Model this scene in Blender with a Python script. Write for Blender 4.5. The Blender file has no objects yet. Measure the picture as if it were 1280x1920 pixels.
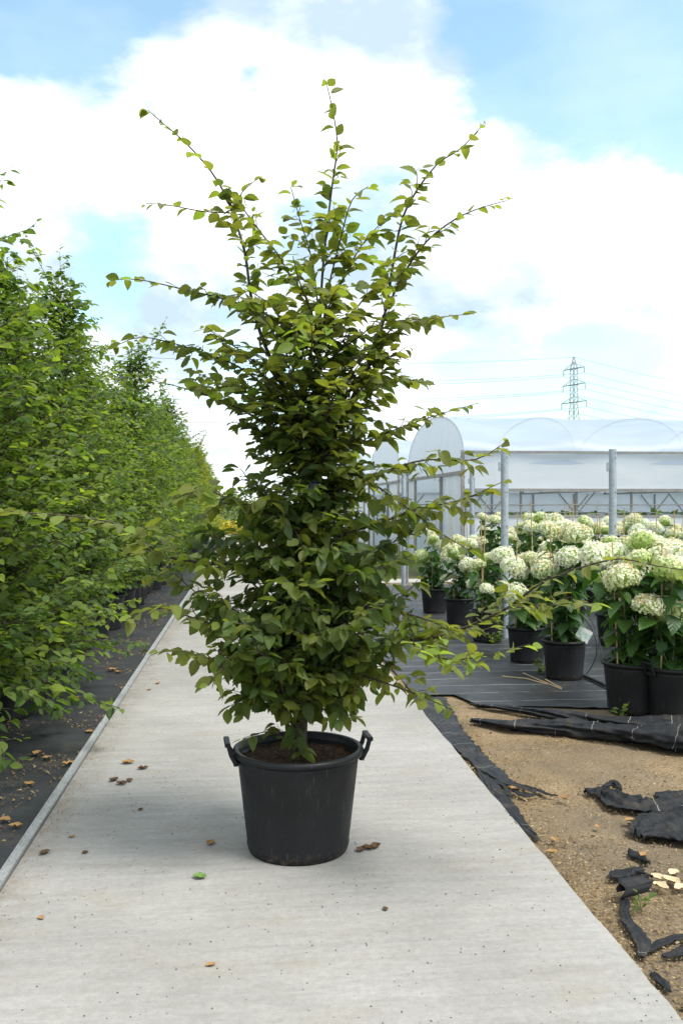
import bpy, math, random
import numpy as np
from mathutils import Vector, Matrix, noise
R = math.radians
PI = math.pi
# ------------------------------------------------------------------ camera, sky, sun, exposure
F, HZ, H = 1714.0, 944.0, 1.376           # focal length in photo pixels, horizon row, eye height (m)
scene = bpy.context.scene
COL = scene.collection
cam = bpy.data.cameras.new('camera')
cam.sensor_fit = 'VERTICAL'; cam.sensor_height = 36.0; cam.sensor_width = 24.0
cam.lens = F / 1920 * 36
cam.shift_y = -(960 - HZ) / 1920
cam.clip_end = 3000; cam.clip_start = 0.05
cam_o = bpy.data.objects.new('camera', cam); COL.objects.link(cam_o)
cam_o.location = (0, 0, H); cam_o.rotation_euler = (R(90), 0, 0)
scene.camera = cam_o
scene.view_settings.view_transform = 'Standard'; scene.view_settings.look = 'None'
scene.view_settings.exposure = 1.36; scene.view_settings.gamma = 1
SUN_EL, SUN_AZ = 60.0, 118.0               # azimuth clockwise from the view direction
world = bpy.data.worlds.new('World'); scene.world = world; world.use_nodes = True

def build_world():
    nt = world.node_tree; N = nt.nodes; L = nt.links; N.clear()
    out = N.new('ShaderNodeOutputWorld')
    sky = N.new('ShaderNodeTexSky'); sky.sky_type = 'NISHITA'; sky.sun_disc = False
    sky.dust_density = 1.0; sky.sun_elevation = R(SUN_EL); sky.sun_rotation = R(SUN_AZ)
    b1 = N.new('ShaderNodeBackground'); b1.inputs[1].default_value = 0.115
    wb = N.new('ShaderNodeMix'); wb.data_type = 'RGBA'; wb.blend_type = 'MULTIPLY'; wb.inputs[0].default_value = 1; wb.inputs[7].default_value = (.98, 1.15, 1.0, 1)
    L.new(sky.outputs[0], wb.inputs[6]); L.new(wb.outputs[2], b1.inputs[0])
    tc = N.new('ShaderNodeTexCoord')
    nrm = N.new('ShaderNodeVectorMath'); nrm.operation = 'NORMALIZE'; L.new(tc.outputs['Generated'], nrm.inputs[0])
    mp = N.new('ShaderNodeMapping'); mp.inputs['Scale'].default_value = (1.0, 1.0, 1.9)
    L.new(nrm.outputs[0], mp.inputs[0])
    def nz(scale, detail, rough, loc):
        m2 = N.new('ShaderNodeMapping'); m2.inputs['Location'].default_value = loc; L.new(mp.outputs[0], m2.inputs[0])
        n = N.new('ShaderNodeTexNoise'); n.inputs['Scale'].default_value = scale
        n.inputs['Detail'].default_value = detail; n.inputs['Roughness'].default_value = rough
        L.new(m2.outputs[0], n.inputs['Vector']); return n.outputs[0]
    def m(op, a, b=None, c=None, clamp=False):
        n = N.new('ShaderNodeMath'); n.operation = op; n.use_clamp = clamp
        for i, s in enumerate((a, b, c)):
            if s is None: continue
            if isinstance(s, (int, float)): n.inputs[i].default_value = s
            else: L.new(s, n.inputs[i])
        return n.outputs[0]
    big = nz(3.2, 7, .58, (3.1, .4, 1.7))
    fine = nz(9.0, 8, .6, (0, 2.0, 5.0))
    cover = m('MULTIPLY_ADD', m('SUBTRACT', big, .5), 1.0, .33)
    cover = m('MULTIPLY_ADD', m('SUBTRACT', fine, .5), 1.05, cover)
    # gaps between the clouds (directions in the sky, not in the picture)
    for px, py, r, w in ((170, -50, .125, 1.1), (20, -60, .11, .6), (1010, 30, .12, .75), (1250, 60, .15, 1.0), (215, 440, .07, .45), (930, 705, .12, .55), (1180, 700, .1, .40), (470, 130, .05, .42), (520, 720, .1, .3), (190, 580, .06, .3)):
        d = Vector(((px - 640) / F, 1, (HZ - py) / F)).normalized()
        dn = N.new('ShaderNodeVectorMath'); dn.operation = 'DISTANCE'; L.new(nrm.outputs[0], dn.inputs[0]); dn.inputs[1].default_value = d
        g = m('SUBTRACT', 1.0, m('DIVIDE', dn.outputs['Value'], r), clamp=True)
        cover = m('MULTIPLY_ADD', m('SMOOTH_MIN', g, 1.0, .2), -w, cover)
    mask = N.new('ShaderNodeMapRange'); mask.interpolation_type = 'SMOOTHSTEP'
    mask.inputs['From Min'].default_value = .0; mask.inputs['From Max'].default_value = .32
    mask.inputs['To Min'].default_value = .18; mask.inputs['To Max'].default_value = 1
    L.new(cover, mask.inputs[0])
    cr = N.new('ShaderNodeValToRGB')
    cr.color_ramp.elements[0].position = .40; cr.color_ramp.elements[0].color = (.42, .53, .62, 1)
    cr.color_ramp.elements[1].position = .63; cr.color_ramp.elements[1].color = (1, 1, 1, 1)
    L.new(nz(4.5, 6, .55, (7, 3, 1)), cr.inputs[0])
    b2 = N.new('ShaderNodeBackground'); b2.inputs[1].default_value = .64; L.new(cr.outputs[0], b2.inputs[0])
    mx = N.new('ShaderNodeMixShader'); L.new(mask.outputs[0], mx.inputs[0]); L.new(b1.outputs[0], mx.inputs[1]); L.new(b2.outputs[0], mx.inputs[2])
    L.new(mx.outputs[0], out.inputs[0])
build_world()
sun = bpy.data.lights.new('sun', 'SUN'); sun.energy = 1.9; sun.angle = R(24); sun.color = (1, .96, .88)
sun_o = bpy.data.objects.new('sun', sun); COL.objects.link(sun_o)
sd = Vector((math.sin(R(SUN_AZ)) * math.cos(R(SUN_EL)), math.cos(R(SUN_AZ)) * math.cos(R(SUN_EL)), math.sin(R(SUN_EL))))
sun_o.rotation_euler = sd.to_track_quat('Z', 'Y').to_euler(); sun_o.location = sd * 30

# ------------------------------------------------------------------ frames and helpers
ANG = math.atan(0.1021)                    # the path runs 5.8 degrees left of the view direction
CA, SA = math.cos(ANG), math.sin(ANG)
def pw(t, s, z=0.0):                       # path frame (t across to the right, s along) -> world
    return Vector((t * CA - s * SA, t * SA + s * CA, z))
def at(px, py, Y):                         # photo pixel at depth Y -> world
    return Vector(((px - 640) / F * Y, Y, H - (py - HZ) / F * Y))
def gp(px, py, z=0.0):                     # photo pixel on the ground plane at height z
    Y = (H - z) * F / (py - HZ); return Vector(((px - 640) / F * Y, Y, z))
def to_ts(p): return (p.x * CA + p.y * SA, -p.x * SA + p.y * CA)

def tag(o, label=None, cat=None, group=None, kind=None):
    if label: o['label'] = label
    if cat: o['category'] = cat
    if group: o['group'] = group
    if kind: o['kind'] = kind
    return o
def empty(name, loc=(0, 0, 0), rz=0.0):
    o = bpy.data.objects.new(name, None); o.location = loc; o.rotation_euler = (0, 0, rz); o.empty_display_size = .1
    COL.objects.link(o); return o
def link(name, me, parent=None, loc=None, rz=None):
    o = bpy.data.objects.new(name, me); COL.objects.link(o)
    if parent: o.parent = parent
    if loc is not None: o.location = loc
    if rz is not None: o.rotation_euler = (0, 0, rz)
    return o
def copy_tree(o, parent=None):
    c = o.copy(); COL.objects.link(c); c.parent = parent
    for ch in o.children: copy_tree(ch, c)
    return c

class MB:
    def __init__(s): s.v = []; s.f = []; s.t = []; s.uv = []
    def add(s, vs, fs, tint=.5):
        b = len(s.v); s.v += [tuple(v) for v in vs]; s.f += [tuple(i + b for i in f) for f in fs]; s.t += [tint] * len(vs); return s
    def tube(s, pts, rad, n=6, tint=.5, cap=True, flat=1.0):
        pts = [Vector(p) for p in pts]; k = len(pts)
        if not hasattr(rad, '__len__'): rad = [rad] * k
        ref = None; vs = []
        for i, p in enumerate(pts):
            T = (pts[min(i + 1, k - 1)] - pts[max(i - 1, 0)]).normalized()
            if ref is None: ref = Vector((0, 0, 1)) if abs(T.z) < .9 else Vector((1, 0, 0))
            a = (ref - T * ref.dot(T)).normalized(); b = T.cross(a); ref = a
            for j in range(n):
                th = 2 * PI * j / n
                vs.append(p + (a * math.cos(th) * flat + b * math.sin(th)) * rad[i])
        fs = [(i * n + j, i * n + (j + 1) % n, (i + 1) * n + (j + 1) % n, (i + 1) * n + j) for i in range(k - 1) for j in range(n)]
        if cap: fs += [tuple(range(n - 1, -1, -1)), tuple((k - 1) * n + j for j in range(n))]
        return s.add(vs, fs, tint)
    def bar(s, p, q, w, h=None, tint=.5):
        p = Vector(p); q = Vector(q); h = h or w; T = (q - p).normalized()
        up = Vector((0, 0, 1)) if abs(T.z) < .95 else Vector((0, 1, 0))
        a = T.cross(up).normalized(); b = a.cross(T)
        vs = [e + a * x * w / 2 + b * y * h / 2 for e in (p, q) for x, y in ((-1, -1), (1, -1), (1, 1), (-1, 1))]
        return s.add(vs, [(0, 1, 2, 3), (7, 6, 5, 4), (0, 4, 5, 1), (1, 5, 6, 2), (2, 6, 7, 3), (3, 7, 4, 0)], tint)
    def box(s, x0, x1, y0, y1, z0, z1, tint=.5):
        vs = [(x, y, z) for z in (z0, z1) for x, y in ((x0, y0), (x1, y0), (x1, y1), (x0, y1))]
        return s.add(vs, [(3, 2, 1, 0), (4, 5, 6, 7), (0, 1, 5, 4), (1, 2, 6, 5), (2, 3, 7, 6), (3, 0, 4, 7)], tint)
    def lathe(s, prof, n=32, c=(0, 0, 0), tint=.5):
        vs = [(c[0] + r * math.cos(2 * PI * j / n), c[1] + r * math.sin(2 * PI * j / n), c[2] + z) for r, z in prof for j in range(n)]
        fs = [(i * n + j, i * n + (j + 1) % n, (i + 1) * n + (j + 1) % n, (i + 1) * n + j) for i in range(len(prof) - 1) for j in range(n)]
        return s.add(vs, fs, tint)
    def mesh(s, name, mat, smooth=False):
        me = bpy.data.meshes.new(name); me.from_pydata(s.v, [], s.f)
        a = me.attributes.new('tint', 'FLOAT', 'POINT'); a.data.foreach_set('value', s.t)
        me.materials.append(mat)
        if smooth: me.polygons.foreach_set('use_smooth', [True] * len(me.polygons))
        me.update(); return me
    def obj(s, name, mat, parent=None, smooth=False, loc=None, rz=None):
        return link(name, s.mesh(name, mat, smooth), parent, loc, rz)

def grid_mesh(name, P, UV, mat, closed=False, smooth=True):
    nu, nv = len(P), len(P[0])
    vs = [tuple(P[i][j]) for i in range(nu) for j in range(nv)]
    fs = [(i * nv + j, (i + 1) * nv + j, (i + 1) * nv + (j + 1) % nv, i * nv + (j + 1) % nv) for i in range(nu - 1) for j in range(nv if closed else nv - 1)]
    me = bpy.data.meshes.new(name); me.from_pydata(vs, [], fs)
    uvl = me.uv_layers.new(name='UVMap'); flat = []
    for f in fs:
        for k in f:
            i, j = divmod(k, nv); flat += UV[i][j]
    uvl.data.foreach_set('uv', flat); me.materials.append(mat)
    if smooth: me.polygons.foreach_set('use_smooth', [True] * len(fs))
    me.update(); return me

# ------------------------------------------------------------------ materials
class NT:
    def __init__(s, name):
        s.m = bpy.data.materials.new(name); s.m.use_nodes = True; s.n = s.m.node_tree.nodes; s.l = s.m.node_tree.links
        s.n.clear(); s.out = s.n.new('ShaderNodeOutputMaterial')
    def new(s, t, **kw):
        n = s.n.new(t)
        for k, v in kw.items(): setattr(n, k, v)
        return n
    def put(s, sock, v):
        if isinstance(v, (int, float, tuple)): sock.default_value = v
        else: s.l.new(v, sock)
    def coord(s, kind='Object', scale=(1, 1, 1), loc=(0, 0, 0)):
        tc = s.new('ShaderNodeTexCoord'); mp = s.new('ShaderNodeMapping'); mp.inputs['Scale'].default_value = scale; mp.inputs['Location'].default_value = loc
        s.l.new(tc.outputs[kind], mp.inputs[0]); return mp.outputs[0]
    def noise(s, vec, scale, detail=4, rough=.55):
        n = s.new('ShaderNodeTexNoise'); n.inputs['Scale'].default_value = scale; n.inputs['Detail'].default_value = detail; n.inputs['Roughness'].default_value = rough
        s.l.new(vec, n.inputs['Vector']); return n.outputs[0]
    def ramp(s, fac, *stops):
        r = s.new('ShaderNodeValToRGB'); e = r.color_ramp.elements
        while len(e) < len(stops): e.new(.5)
        for x, (p, c) in zip(e, stops): x.position = p; x.color = (*c, 1) if isinstance(c, tuple) else (c, c, c, 1)
        s.put(r.inputs[0], fac); return r.outputs[0]
    def mix(s, fac, a, b, mode='MIX'):
        n = s.new('ShaderNodeMix', data_type='RGBA', blend_type=mode)
        s.put(n.inputs[0], fac)
        for i, v in ((6, a), (7, b)): s.put(n.inputs[i], (*v, 1) if isinstance(v, tuple) and len(v) == 3 else v)
        return n.outputs[2]
    def math(s, op, a, b=0.0, clamp=False):
        n = s.new('ShaderNodeMath', operation=op, use_clamp=clamp); s.put(n.inputs[0], a); s.put(n.inputs[1], b); return n.outputs[0]
    def attr(s, name='tint'):
        return s.new('ShaderNodeAttribute', attribute_name=name).outputs['Fac']
    def bump(s, h, strength=.3, dist=.01):
        b = s.new('ShaderNodeBump'); b.inputs['Strength'].default_value = strength; b.inputs['Distance'].default_value = dist; s.l.new(h, b.inputs['Height']); return b.outputs[0]
    def bsdf(s, col, rough=.6, spec=.5, normal=None, metal=0.0):
        b = s.new('ShaderNodeBsdfPrincipled'); s.put(b.inputs['Base Color'], (*col, 1) if isinstance(col, tuple) and len(col) == 3 else col)
        s.put(b.inputs['Roughness'], rough); b.inputs['Specular IOR Level'].default_value = spec; b.inputs['Metallic'].default_value = metal
        if normal: s.l.new(normal, b.inputs['Normal'])
        return b.outputs[0]
    def mixs(s, fac, a, b):
        m = s.new('ShaderNodeMixShader'); s.put(m.inputs[0], fac); s.l.new(a, m.inputs[1]); s.l.new(b, m.inputs[2]); return m.outputs[0]
    def done(s, sh): s.l.new(sh, s.out.inputs[0]); return s.m

def leaf_mat(name, stops, trans, tcol, rough=.42, veins=9):
    t = NT(name); tint = t.attr()
    col = t.ramp(tint, *stops)
    uv = t.new('ShaderNodeUVMap'); sp = t.new('ShaderNodeSeparateXYZ'); t.l.new(uv.outputs[0], sp.inputs[0])
    au = t.math('ABSOLUTE', t.math('SUBTRACT', sp.outputs[0], .5))
    w = t.math('SINE', t.math('MULTIPLY', t.math('SUBTRACT', sp.outputs[1], t.math('MULTIPLY', au, .55)), 2 * PI * veins))
    mid = t.math('LESS_THAN', au, .03)
    vein = t.math('MAXIMUM', t.math('MULTIPLY', t.math('GREATER_THAN', w, .8), .55), mid)
    col = t.mix(t.math('MULTIPLY', vein, .28), col, (.16, .19, .07))
    nzc = t.noise(t.coord('Object'), 60, 3)
    col = t.mix(t.math('MULTIPLY', nzc, .35), col, t.mix(.5, col, (.05, .05, .015)))
    nb = t.bump(w, .35, .004)
    b = t.bsdf(col, rough, .4, nb)
    tr = t.new('ShaderNodeBsdfTranslucent'); t.l.new(t.mix(1.0, col, tcol, 'MULTIPLY'), tr.inputs[0])
    return t.done(t.mixs(trans, b, tr.outputs[0]))
M = {}
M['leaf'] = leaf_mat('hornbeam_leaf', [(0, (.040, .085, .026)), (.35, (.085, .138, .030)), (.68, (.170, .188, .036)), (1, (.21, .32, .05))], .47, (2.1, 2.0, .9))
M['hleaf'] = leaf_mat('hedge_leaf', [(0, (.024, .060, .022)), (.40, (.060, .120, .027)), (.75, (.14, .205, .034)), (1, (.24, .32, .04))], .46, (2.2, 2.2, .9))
M['gleaf'] = leaf_mat('golden_leaf', [(0, (.10, .17, .025)), (.5, (.18, .25, .03)), (1, (.30, .33, .03))], .4, (1.8, 1.7, .8))
M['yleaf'] = leaf_mat('yellow_flower', [(0, (.35, .33, .03)), (.5, (.62, .55, .03)), (1, (.75, .66, .05))], .3, (1.3, 1.2, .7))
M['hyleaf'] = leaf_mat('hydrangea_leaf', [(0, (.012, .045, .016)), (.5, (.035, .105, .025)), (1, (.10, .21, .035))], .30, (2.2, 2.4, .9), .38, 6)
def bark():
    t = NT('bark'); c = t.coord('Object', (1, 1, .25))
    col = t.ramp(t.noise(c, 60, 5), (.3, (.035, .027, .020)), (.7, (.105, .088, .068)))
    return t.done(t.bsdf(col, .8, .2, t.bump(t.noise(c, 90, 4), .5, .004)))
M['bark'] = bark()
def plain(name, col, rough=.5, spec=.5, metal=0.0, var=.25, scale=9.0, bump=.1, col2=None):
    t = NT(name); c = t.coord('Object')
    n1 = t.noise(c, scale, 6, .6)
    dark = tuple(x * (1 - var) for x in col); light = col2 or tuple(min(1, x * (1 + var)) for x in col)
    cc = t.ramp(n1, (.3, dark), (.7, light))
    return t.done(t.bsdf(cc, t.ramp(t.noise(c, scale * 3, 3), (.3, max(.05, rough - .1)), (.7, min(1, rough + .12))), spec, t.bump(t.noise(c, scale * 12, 3), bump, .003), metal))
def pot_mat():
    t = NT('black_plastic'); c = t.coord('Object')
    col = t.ramp(t.noise(c, 5, 6, .65), (.3, (.007, .008, .009)), (.75, (.016, .017, .019)))
    # dried mud splashed on the foot and a few pale flecks
    sp = t.new('ShaderNodeSeparateXYZ'); t.l.new(c, sp.inputs[0])
    low = t.new('ShaderNodeMapRange'); low.inputs['From Min'].default_value = .0; low.inputs['From Max'].default_value = .05; low.inputs['To Min'].default_value = 1; low.inputs['To Max'].default_value = 0; t.l.new(sp.outputs[2], low.inputs[0])
    mud = t.math('MULTIPLY', low.outputs[0], t.ramp(t.noise(c, 45, 5, .7), (.5, 0.0), (.62, 1.0)))
    col = t.mix(t.math('MULTIPLY', mud, .7), col, (.12, .085, .05))
    fl = t.ramp(t.noise(c, 70, 2), (.79, 0.0), (.81, 1.0)); col = t.mix(t.math('MULTIPLY', fl, .35), col, (.3, .3, .28))
    scr = t.ramp(t.noise(t.coord('Object', (14, 14, 1.2)), 6, 4), (.62, 0.0), (.72, 1.0)); col = t.mix(t.math('MULTIPLY', scr, .14), col, (.2, .2, .2))
    return t.done(t.bsdf(col, t.ramp(t.noise(c, 14, 4), (.3, .42), (.7, .60)), .28, t.bump(t.noise(c, 160, 3), .12, .002)))
M['pot'] = pot_mat()
def compost():
    t = NT('compost'); c = t.coord('Object')
    col = t.ramp(t.noise(c, 55, 6, .7), (.3, (.018, .012, .008)), (.55, (.07, .045, .028)), (.75, (.16, .115, .07)))
    return t.done(t.bsdf(col, .95, .1, t.bump(t.noise(c, 70, 5, .7), .9, .012)))
M['compost'] = compost()
def concrete():
    t = NT('concrete'); c = t.coord('Object'); st = t.coord('Object', (2.2, 9.0, 1))
    base = t.ramp(t.noise(c, 1.1, 6, .6), (.3, (.255, .248, .233)), (.7, (.345, .337, .321)))
    streak = t.noise(st, 2.2, 5, .6)
    col = t.mix(.36, base, t.mix(1.0, base, t.ramp(streak, (.3, (.78, .765, .74)), (.48, (1, 1, 1)), (.66, (1.18, 1.18, 1.18))), 'MULTIPLY'))
    lnn = t.noise(t.coord('Object', (.5, 22, 1)), 1.0, 3, .5); col = t.mix(.22, col, t.mix(1.0, col, t.ramp(lnn, (.36, .72), (.47, 1.0), (.6, 1.0), (.68, 1.2)), 'MULTIPLY'))
    broom = t.noise(t.coord('Object', (7, 75, 1)), 1.6, 4, .7)
    col = t.mix(.28, col, t.mix(1.0, col, t.ramp(broom, (.3, .78), (.7, 1.15)), 'MULTIPLY'))
    speck = t.ramp(t.noise(c, 130, 2), (.66, 0.0), (.72, 1.0)); col = t.mix(t.math('MULTIPLY', speck, .6), col, (.14, .13, .12))
    stain = t.ramp(t.noise(t.coord('Object', (1, 2.2, 1)), 2.6, 5, .65), (.54, 0.0), (.70, 1.0)); col = t.mix(t.math('MULTIPLY', stain, .42), col, (.27, .235, .18))
    fine = t.noise(c, 420, 3); col = t.mix(.55, col, t.mix(1.0, col, t.ramp(fine, (.3, .6), (.7, 1.35)), 'MULTIPLY')); mid_ = t.noise(c, 38, 4, .7); col = t.mix(.4, col, t.mix(1.0, col, t.ramp(mid_, (.3, .72), (.7, 1.22)), 'MULTIPLY'))
    sp = t.new('ShaderNodeSeparateXYZ'); t.l.new(c, sp.inputs[0])
    # dirt swept against both edges of the slab
    e1 = t.new('ShaderNodeMapRange'); e1.inputs['From Min'].default_value = -.871; e1.inputs['From Max'].default_value = -.70; e1.inputs['To Min'].default_value = 1; e1.inputs['To Max'].default_value = 0; t.l.new(sp.outputs[0], e1.inputs[0])
    ed = t.math('MULTIPLY', e1.outputs[0], t.ramp(t.noise(c, 9, 5, .7), (.35, 0.0), (.6, 1.0))); col = t.mix(t.math('MULTIPLY', ed, .7), col, (.17, .14, .105))
    h = t.math('ADD', t.math('MULTIPLY', broom, .6), t.math('ADD', t.math('MULTIPLY', streak, .5), t.math('MULTIPLY', fine, .5)))
    return t.done(t.bsdf(col, .85, .25, t.bump(h, .35, .005)))
M['concrete'] = concrete()
def mat_fabric(name, lw=.004, lines=.28, dirt=.35, base=((.012, .014, .018), (.030, .034, .040)), rough=.5, spec=.5):
    t = NT(name); uv = t.coord('UV')
    sp = t.new('ShaderNodeSeparateXYZ'); t.l.new(uv, sp.inputs[0])
    col = t.ramp(t.noise(uv, 2.5, 6, .6), (.3, base[0]), (.7, base[1]))
    wob = t.math('MULTIPLY', t.noise(t.coord('UV', (1.6, 1.2, 1)), 1.5, 3), .10)
    fr = t.math('FRACT', t.math('DIVIDE', t.math('ADD', sp.outputs[1], wob), lines))
    ln = t.math('LESS_THAN', t.math('ABSOLUTE', t.math('SUBTRACT', fr, .5)), lw / lines)
    brk = t.ramp(t.noise(t.coord('UV', (2.2, 7, 1)), 1.4, 2), (.42, 0.0), (.52, 1.0))
    col = t.mix(t.math('MULTIPLY', t.math('MULTIPLY', ln, brk), .55), col, (.50, .50, .48))
    dn = t.ramp(t.noise(uv, 4.5, 7, .7), (.5, 0.0), (.75, 1.0)); col = t.mix(t.math('MULTIPLY', dn, dirt), col, (.13, .105, .075))
    weave = t.math('MULTIPLY', t.math('SINE', t.math('MULTIPLY', sp.outputs[0], 900)), t.math('SINE', t.math('MULTIPLY', sp.outputs[1], 900)))
    wrink = t.noise(t.coord('UV', (1, 2.5, 1)), 7, 5, .6)
    h = t.math('ADD', t.math('MULTIPLY', wrink, 1.0), t.math('MULTIPLY', weave, .05))
    return t.done(t.bsdf(col, t.ramp(t.noise(uv, 3, 4), (.3, rough - .1), (.7, rough + .15)), spec, t.bump(h, .5, .02)))
M['mat_r'] = mat_fabric('woven_ground_fabric', dirt=.3, rough=.42)
M['mat_l'] = mat_fabric('worn_ground_fabric', lines=30.0, dirt=.35, base=((.011, .013, .016), (.028, .031, .036)), rough=.6)
M['scrap'] = mat_fabric('torn_ground_fabric', lw=.0016, lines=.24, dirt=.4, rough=.5, spec=.3, base=((.006, .007, .009), (.018, .020, .024)))
M['tatter'] = mat_fabric('tattered_ground_fabric', lw=.0012, lines=.9, dirt=.65, rough=.6, spec=.25, base=((.006, .007, .009), (.018, .020, .024)))
def soil():
    t = NT('sandy_soil'); c = t.coord('Object')
    col = t.ramp(t.noise(c, 1.7, 6, .62), (.3, (.155, .112, .066)), (.52, (.235, .172, .102)), (.72, (.33, .245, .148)))
    g = t.noise(c, 95, 5, .75); col = t.mix(.75, col, t.mix(1.0, col, t.ramp(g, (.34, .32), (.5, .95), (.68, 1.9)), 'MULTIPLY'))
    gr = t.ramp(t.noise(c, .9, 3), (.48, 0.0), (.62, 1.0)); col = t.mix(t.math('MULTIPLY', gr, .45), col, (.125, .115, .098))
    return t.done(t.bsdf(col, .95, .15, t.bump(g, .8, .012)))
M['soil'] = soil()
def ground():
    t = NT('earth_and_grass'); c = t.coord('Object')
    n = t.noise(c, .12, 6, .65)
    col = t.ramp(n, (.35, (.15, .115, .075)), (.5, (.09, .11, .035)), (.65, (.07, .12, .03)))
    col = t.mix(.5, col, t.mix(1.0, col, t.ramp(t.noise(c, 14, 5, .7), (.3, .6), (.7, 1.4)), 'MULTIPLY'))
    return t.done(t.bsdf(col, .95, .1, t.bump(t.noise(c, 25, 4), .6, .03)))
M['ground'] = ground()
def galv(name='galvanised_steel', a=(.26, .31, .36), b=(.44, .49, .54), metal=.35, rough=.45):
    t = NT(name); c = t.coord('Object')
    v = t.new('ShaderNodeTexVoronoi'); v.inputs['Scale'].default_value = 55; t.l.new(c, v.inputs['Vector'])
    f = t.math('ADD', t.math('MULTIPLY', v.outputs['Distance'], .5), t.math('MULTIPLY', t.noise(c, 7, 5), .6))
    return t.done(t.bsdf(t.ramp(f, (.25, a), (.65, b)), rough, .5, None, metal))
M['galv'] = galv()
M['frame'] = galv('dull_steel_frame', (.16, .16, .155), (.30, .30, .29), .2, .55)
M['alu'] = galv('aluminium_edging', (.24, .25, .26), (.42, .43, .44), .4, .45)
def film(name, alpha, tr, ca=(.74, .79, .84), cb=(.86, .89, .92)):
    t = NT(name); c = t.coord('Object')
    n = t.noise(t.coord('Object', (.5, 2, 2)), 1.6, 5)
    col = t.ramp(n, (.3, ca), (.7, cb))
    d = t.bsdf(col, .35, .45, t.bump(t.noise(c, 2.2, 4), .15, .05))
    tl = t.new('ShaderNodeBsdfTranslucent'); tl.inputs[0].default_value = (*ca, 1)
    tp = t.new('ShaderNodeBsdfTransparent'); tp.inputs[0].default_value = (.84, .91, 1, 1)
    return t.done(t.mixs(alpha, t.mixs(tr, d, tl.outputs[0]), tp.outputs[0]))
M['film'] = film('polythene_film', .30, .5, (.56, .64, .74), (.68, .75, .83))
M['skirt'] = film('white_polythene', .05, .4)
def floret_mat():
    t = NT('hydrangea_florets'); tint = t.attr()
    col = t.ramp(tint, (0, (.30, .45, .08)), (.35, (.58, .68, .28)), (.6, (.84, .86, .64)), (.86, (.90, .90, .80)), (.93, (.74, .62, .42)), (1, (.58, .40, .19)))
    b = t.bsdf(col, .6, .25); tl = t.new('ShaderNodeBsdfTranslucent'); t.l.new(col, tl.inputs[0])
    return t.done(t.mixs(.3, b, tl.outputs[0]))
M['floret'] = floret_mat()
M['cane'] = plain('bamboo', (.42, .30, .15), .55, .4, var=.3, scale=14)
M['stem'] = plain('green_stem', (.16, .17, .07), .6, .3, var=.3, scale=20)
M['tagm'] = None
M['rubber'] = plain('black_hose', (.015, .015, .017), .5, .4)
M['drygold'] = plain('dry_leaf', (.30, .18, .075), .8, .2, var=.45, scale=25)
M['drypale'] = plain('pale_dry_leaf', (.55, .44, .28), .8, .2, var=.3, scale=25)
M['drydark'] = plain('dark_dry_leaf', (.10, .06, .03), .85, .2, var=.4, scale=25)
M['greenlf'] = plain('fallen_green_leaf', (.12, .22, .04), .5, .4, var=.3, scale=25)
M['grit'] = plain('grit', (.085, .08, .072), .9, .2, var=.5, scale=30)
M['pyl'] = plain('pylon_steel', (.34, .37, .40), .6, .3, var=.1, scale=.3, bump=0)
M['pylred'] = plain('pylon_red_paint', (.42, .20, .17), .6, .3, var=.1, scale=.3, bump=0)
M['cable'] = plain('cable', (.16, .17, .19), .6, .3, var=.1, scale=.3, bump=0)
M['asph'] = plain('yard_concrete', (.36, .35, .33), .9, .2, var=.15, scale=1.5)
M['blue'] = plain('blue_plastic', (.03, .09, .42), .5, .4)
def chips_mat():
    t = NT('wood_chips'); return t.done(t.bsdf(t.ramp(t.attr(), (0, (.06, .04, .022)), (.45, (.17, .115, .06)), (.8, (.30, .215, .105)), (1, (.50, .42, .28))), .9, .15))
M['chips'] = chips_mat()
def card_mat():
    t = NT('printed_card'); uv = t.coord('UV'); sp = t.new('ShaderNodeSeparateXYZ'); t.l.new(uv, sp.inputs[0])
    band = t.math('MULTIPLY', t.math('GREATER_THAN', sp.outputs[1], .3), t.math('LESS_THAN', sp.outputs[1], .72))
    pic = t.ramp(t.noise(uv, 4, 4), (.35, (.25, .5, .42)), (.6, (.70, .80, .74)), (.75, (.30, .55, .30)))
    return t.done(t.bsdf(t.mix(t.math('MULTIPLY', band, .8), (.82, .83, .82), pic), .35, .5))
M['card'] = card_mat()

# ------------------------------------------------------------------ leaves and trees
def leaf_template(rows, width=.60, fold=.16, curl=.22, serr=.07, heart=False):
    vs, uv = [], []
    for j in range(rows + 1):
        v = j / rows
        w = math.sin(PI * min(1, (v ** .86))) ** .78 if 0 < v < 1 else 0.0
        if heart: w = math.sin(PI * v ** .62) ** .75 if 0 < v < 1 else 0
        w = w * width / 2 * (1 + (serr if j % 2 else -serr)) + (.02 if j in (0, rows) else 0)
        zc = -curl * v * v
        for sx in (-1, 0, 1):
            vs.append((sx * w, v, zc + (fold * w * 2 * .5 if sx else 0) + (.012 if (j % 2 and sx) else 0)))
            uv.append((.5 + sx * .5, v))
    fs = []
    for j in range(rows):
        for k in (0, 1):
            a = j * 3 + k; fs.append((a, a + 1, a + 4, a + 3))
    return np.array(vs, dtype=np.float64), np.array(fs), np.array(uv)
T_HI = [leaf_template(11, .66, .28, .20, .05), leaf_template(11, .70, .10, .06, .05), leaf_template(11, .60, .5, .38, .05)]
T_LO = leaf_template(4, .62, .22, .22, 0.0)
T_HY = leaf_template(6, .74, .22, .25, .02, True)

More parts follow.
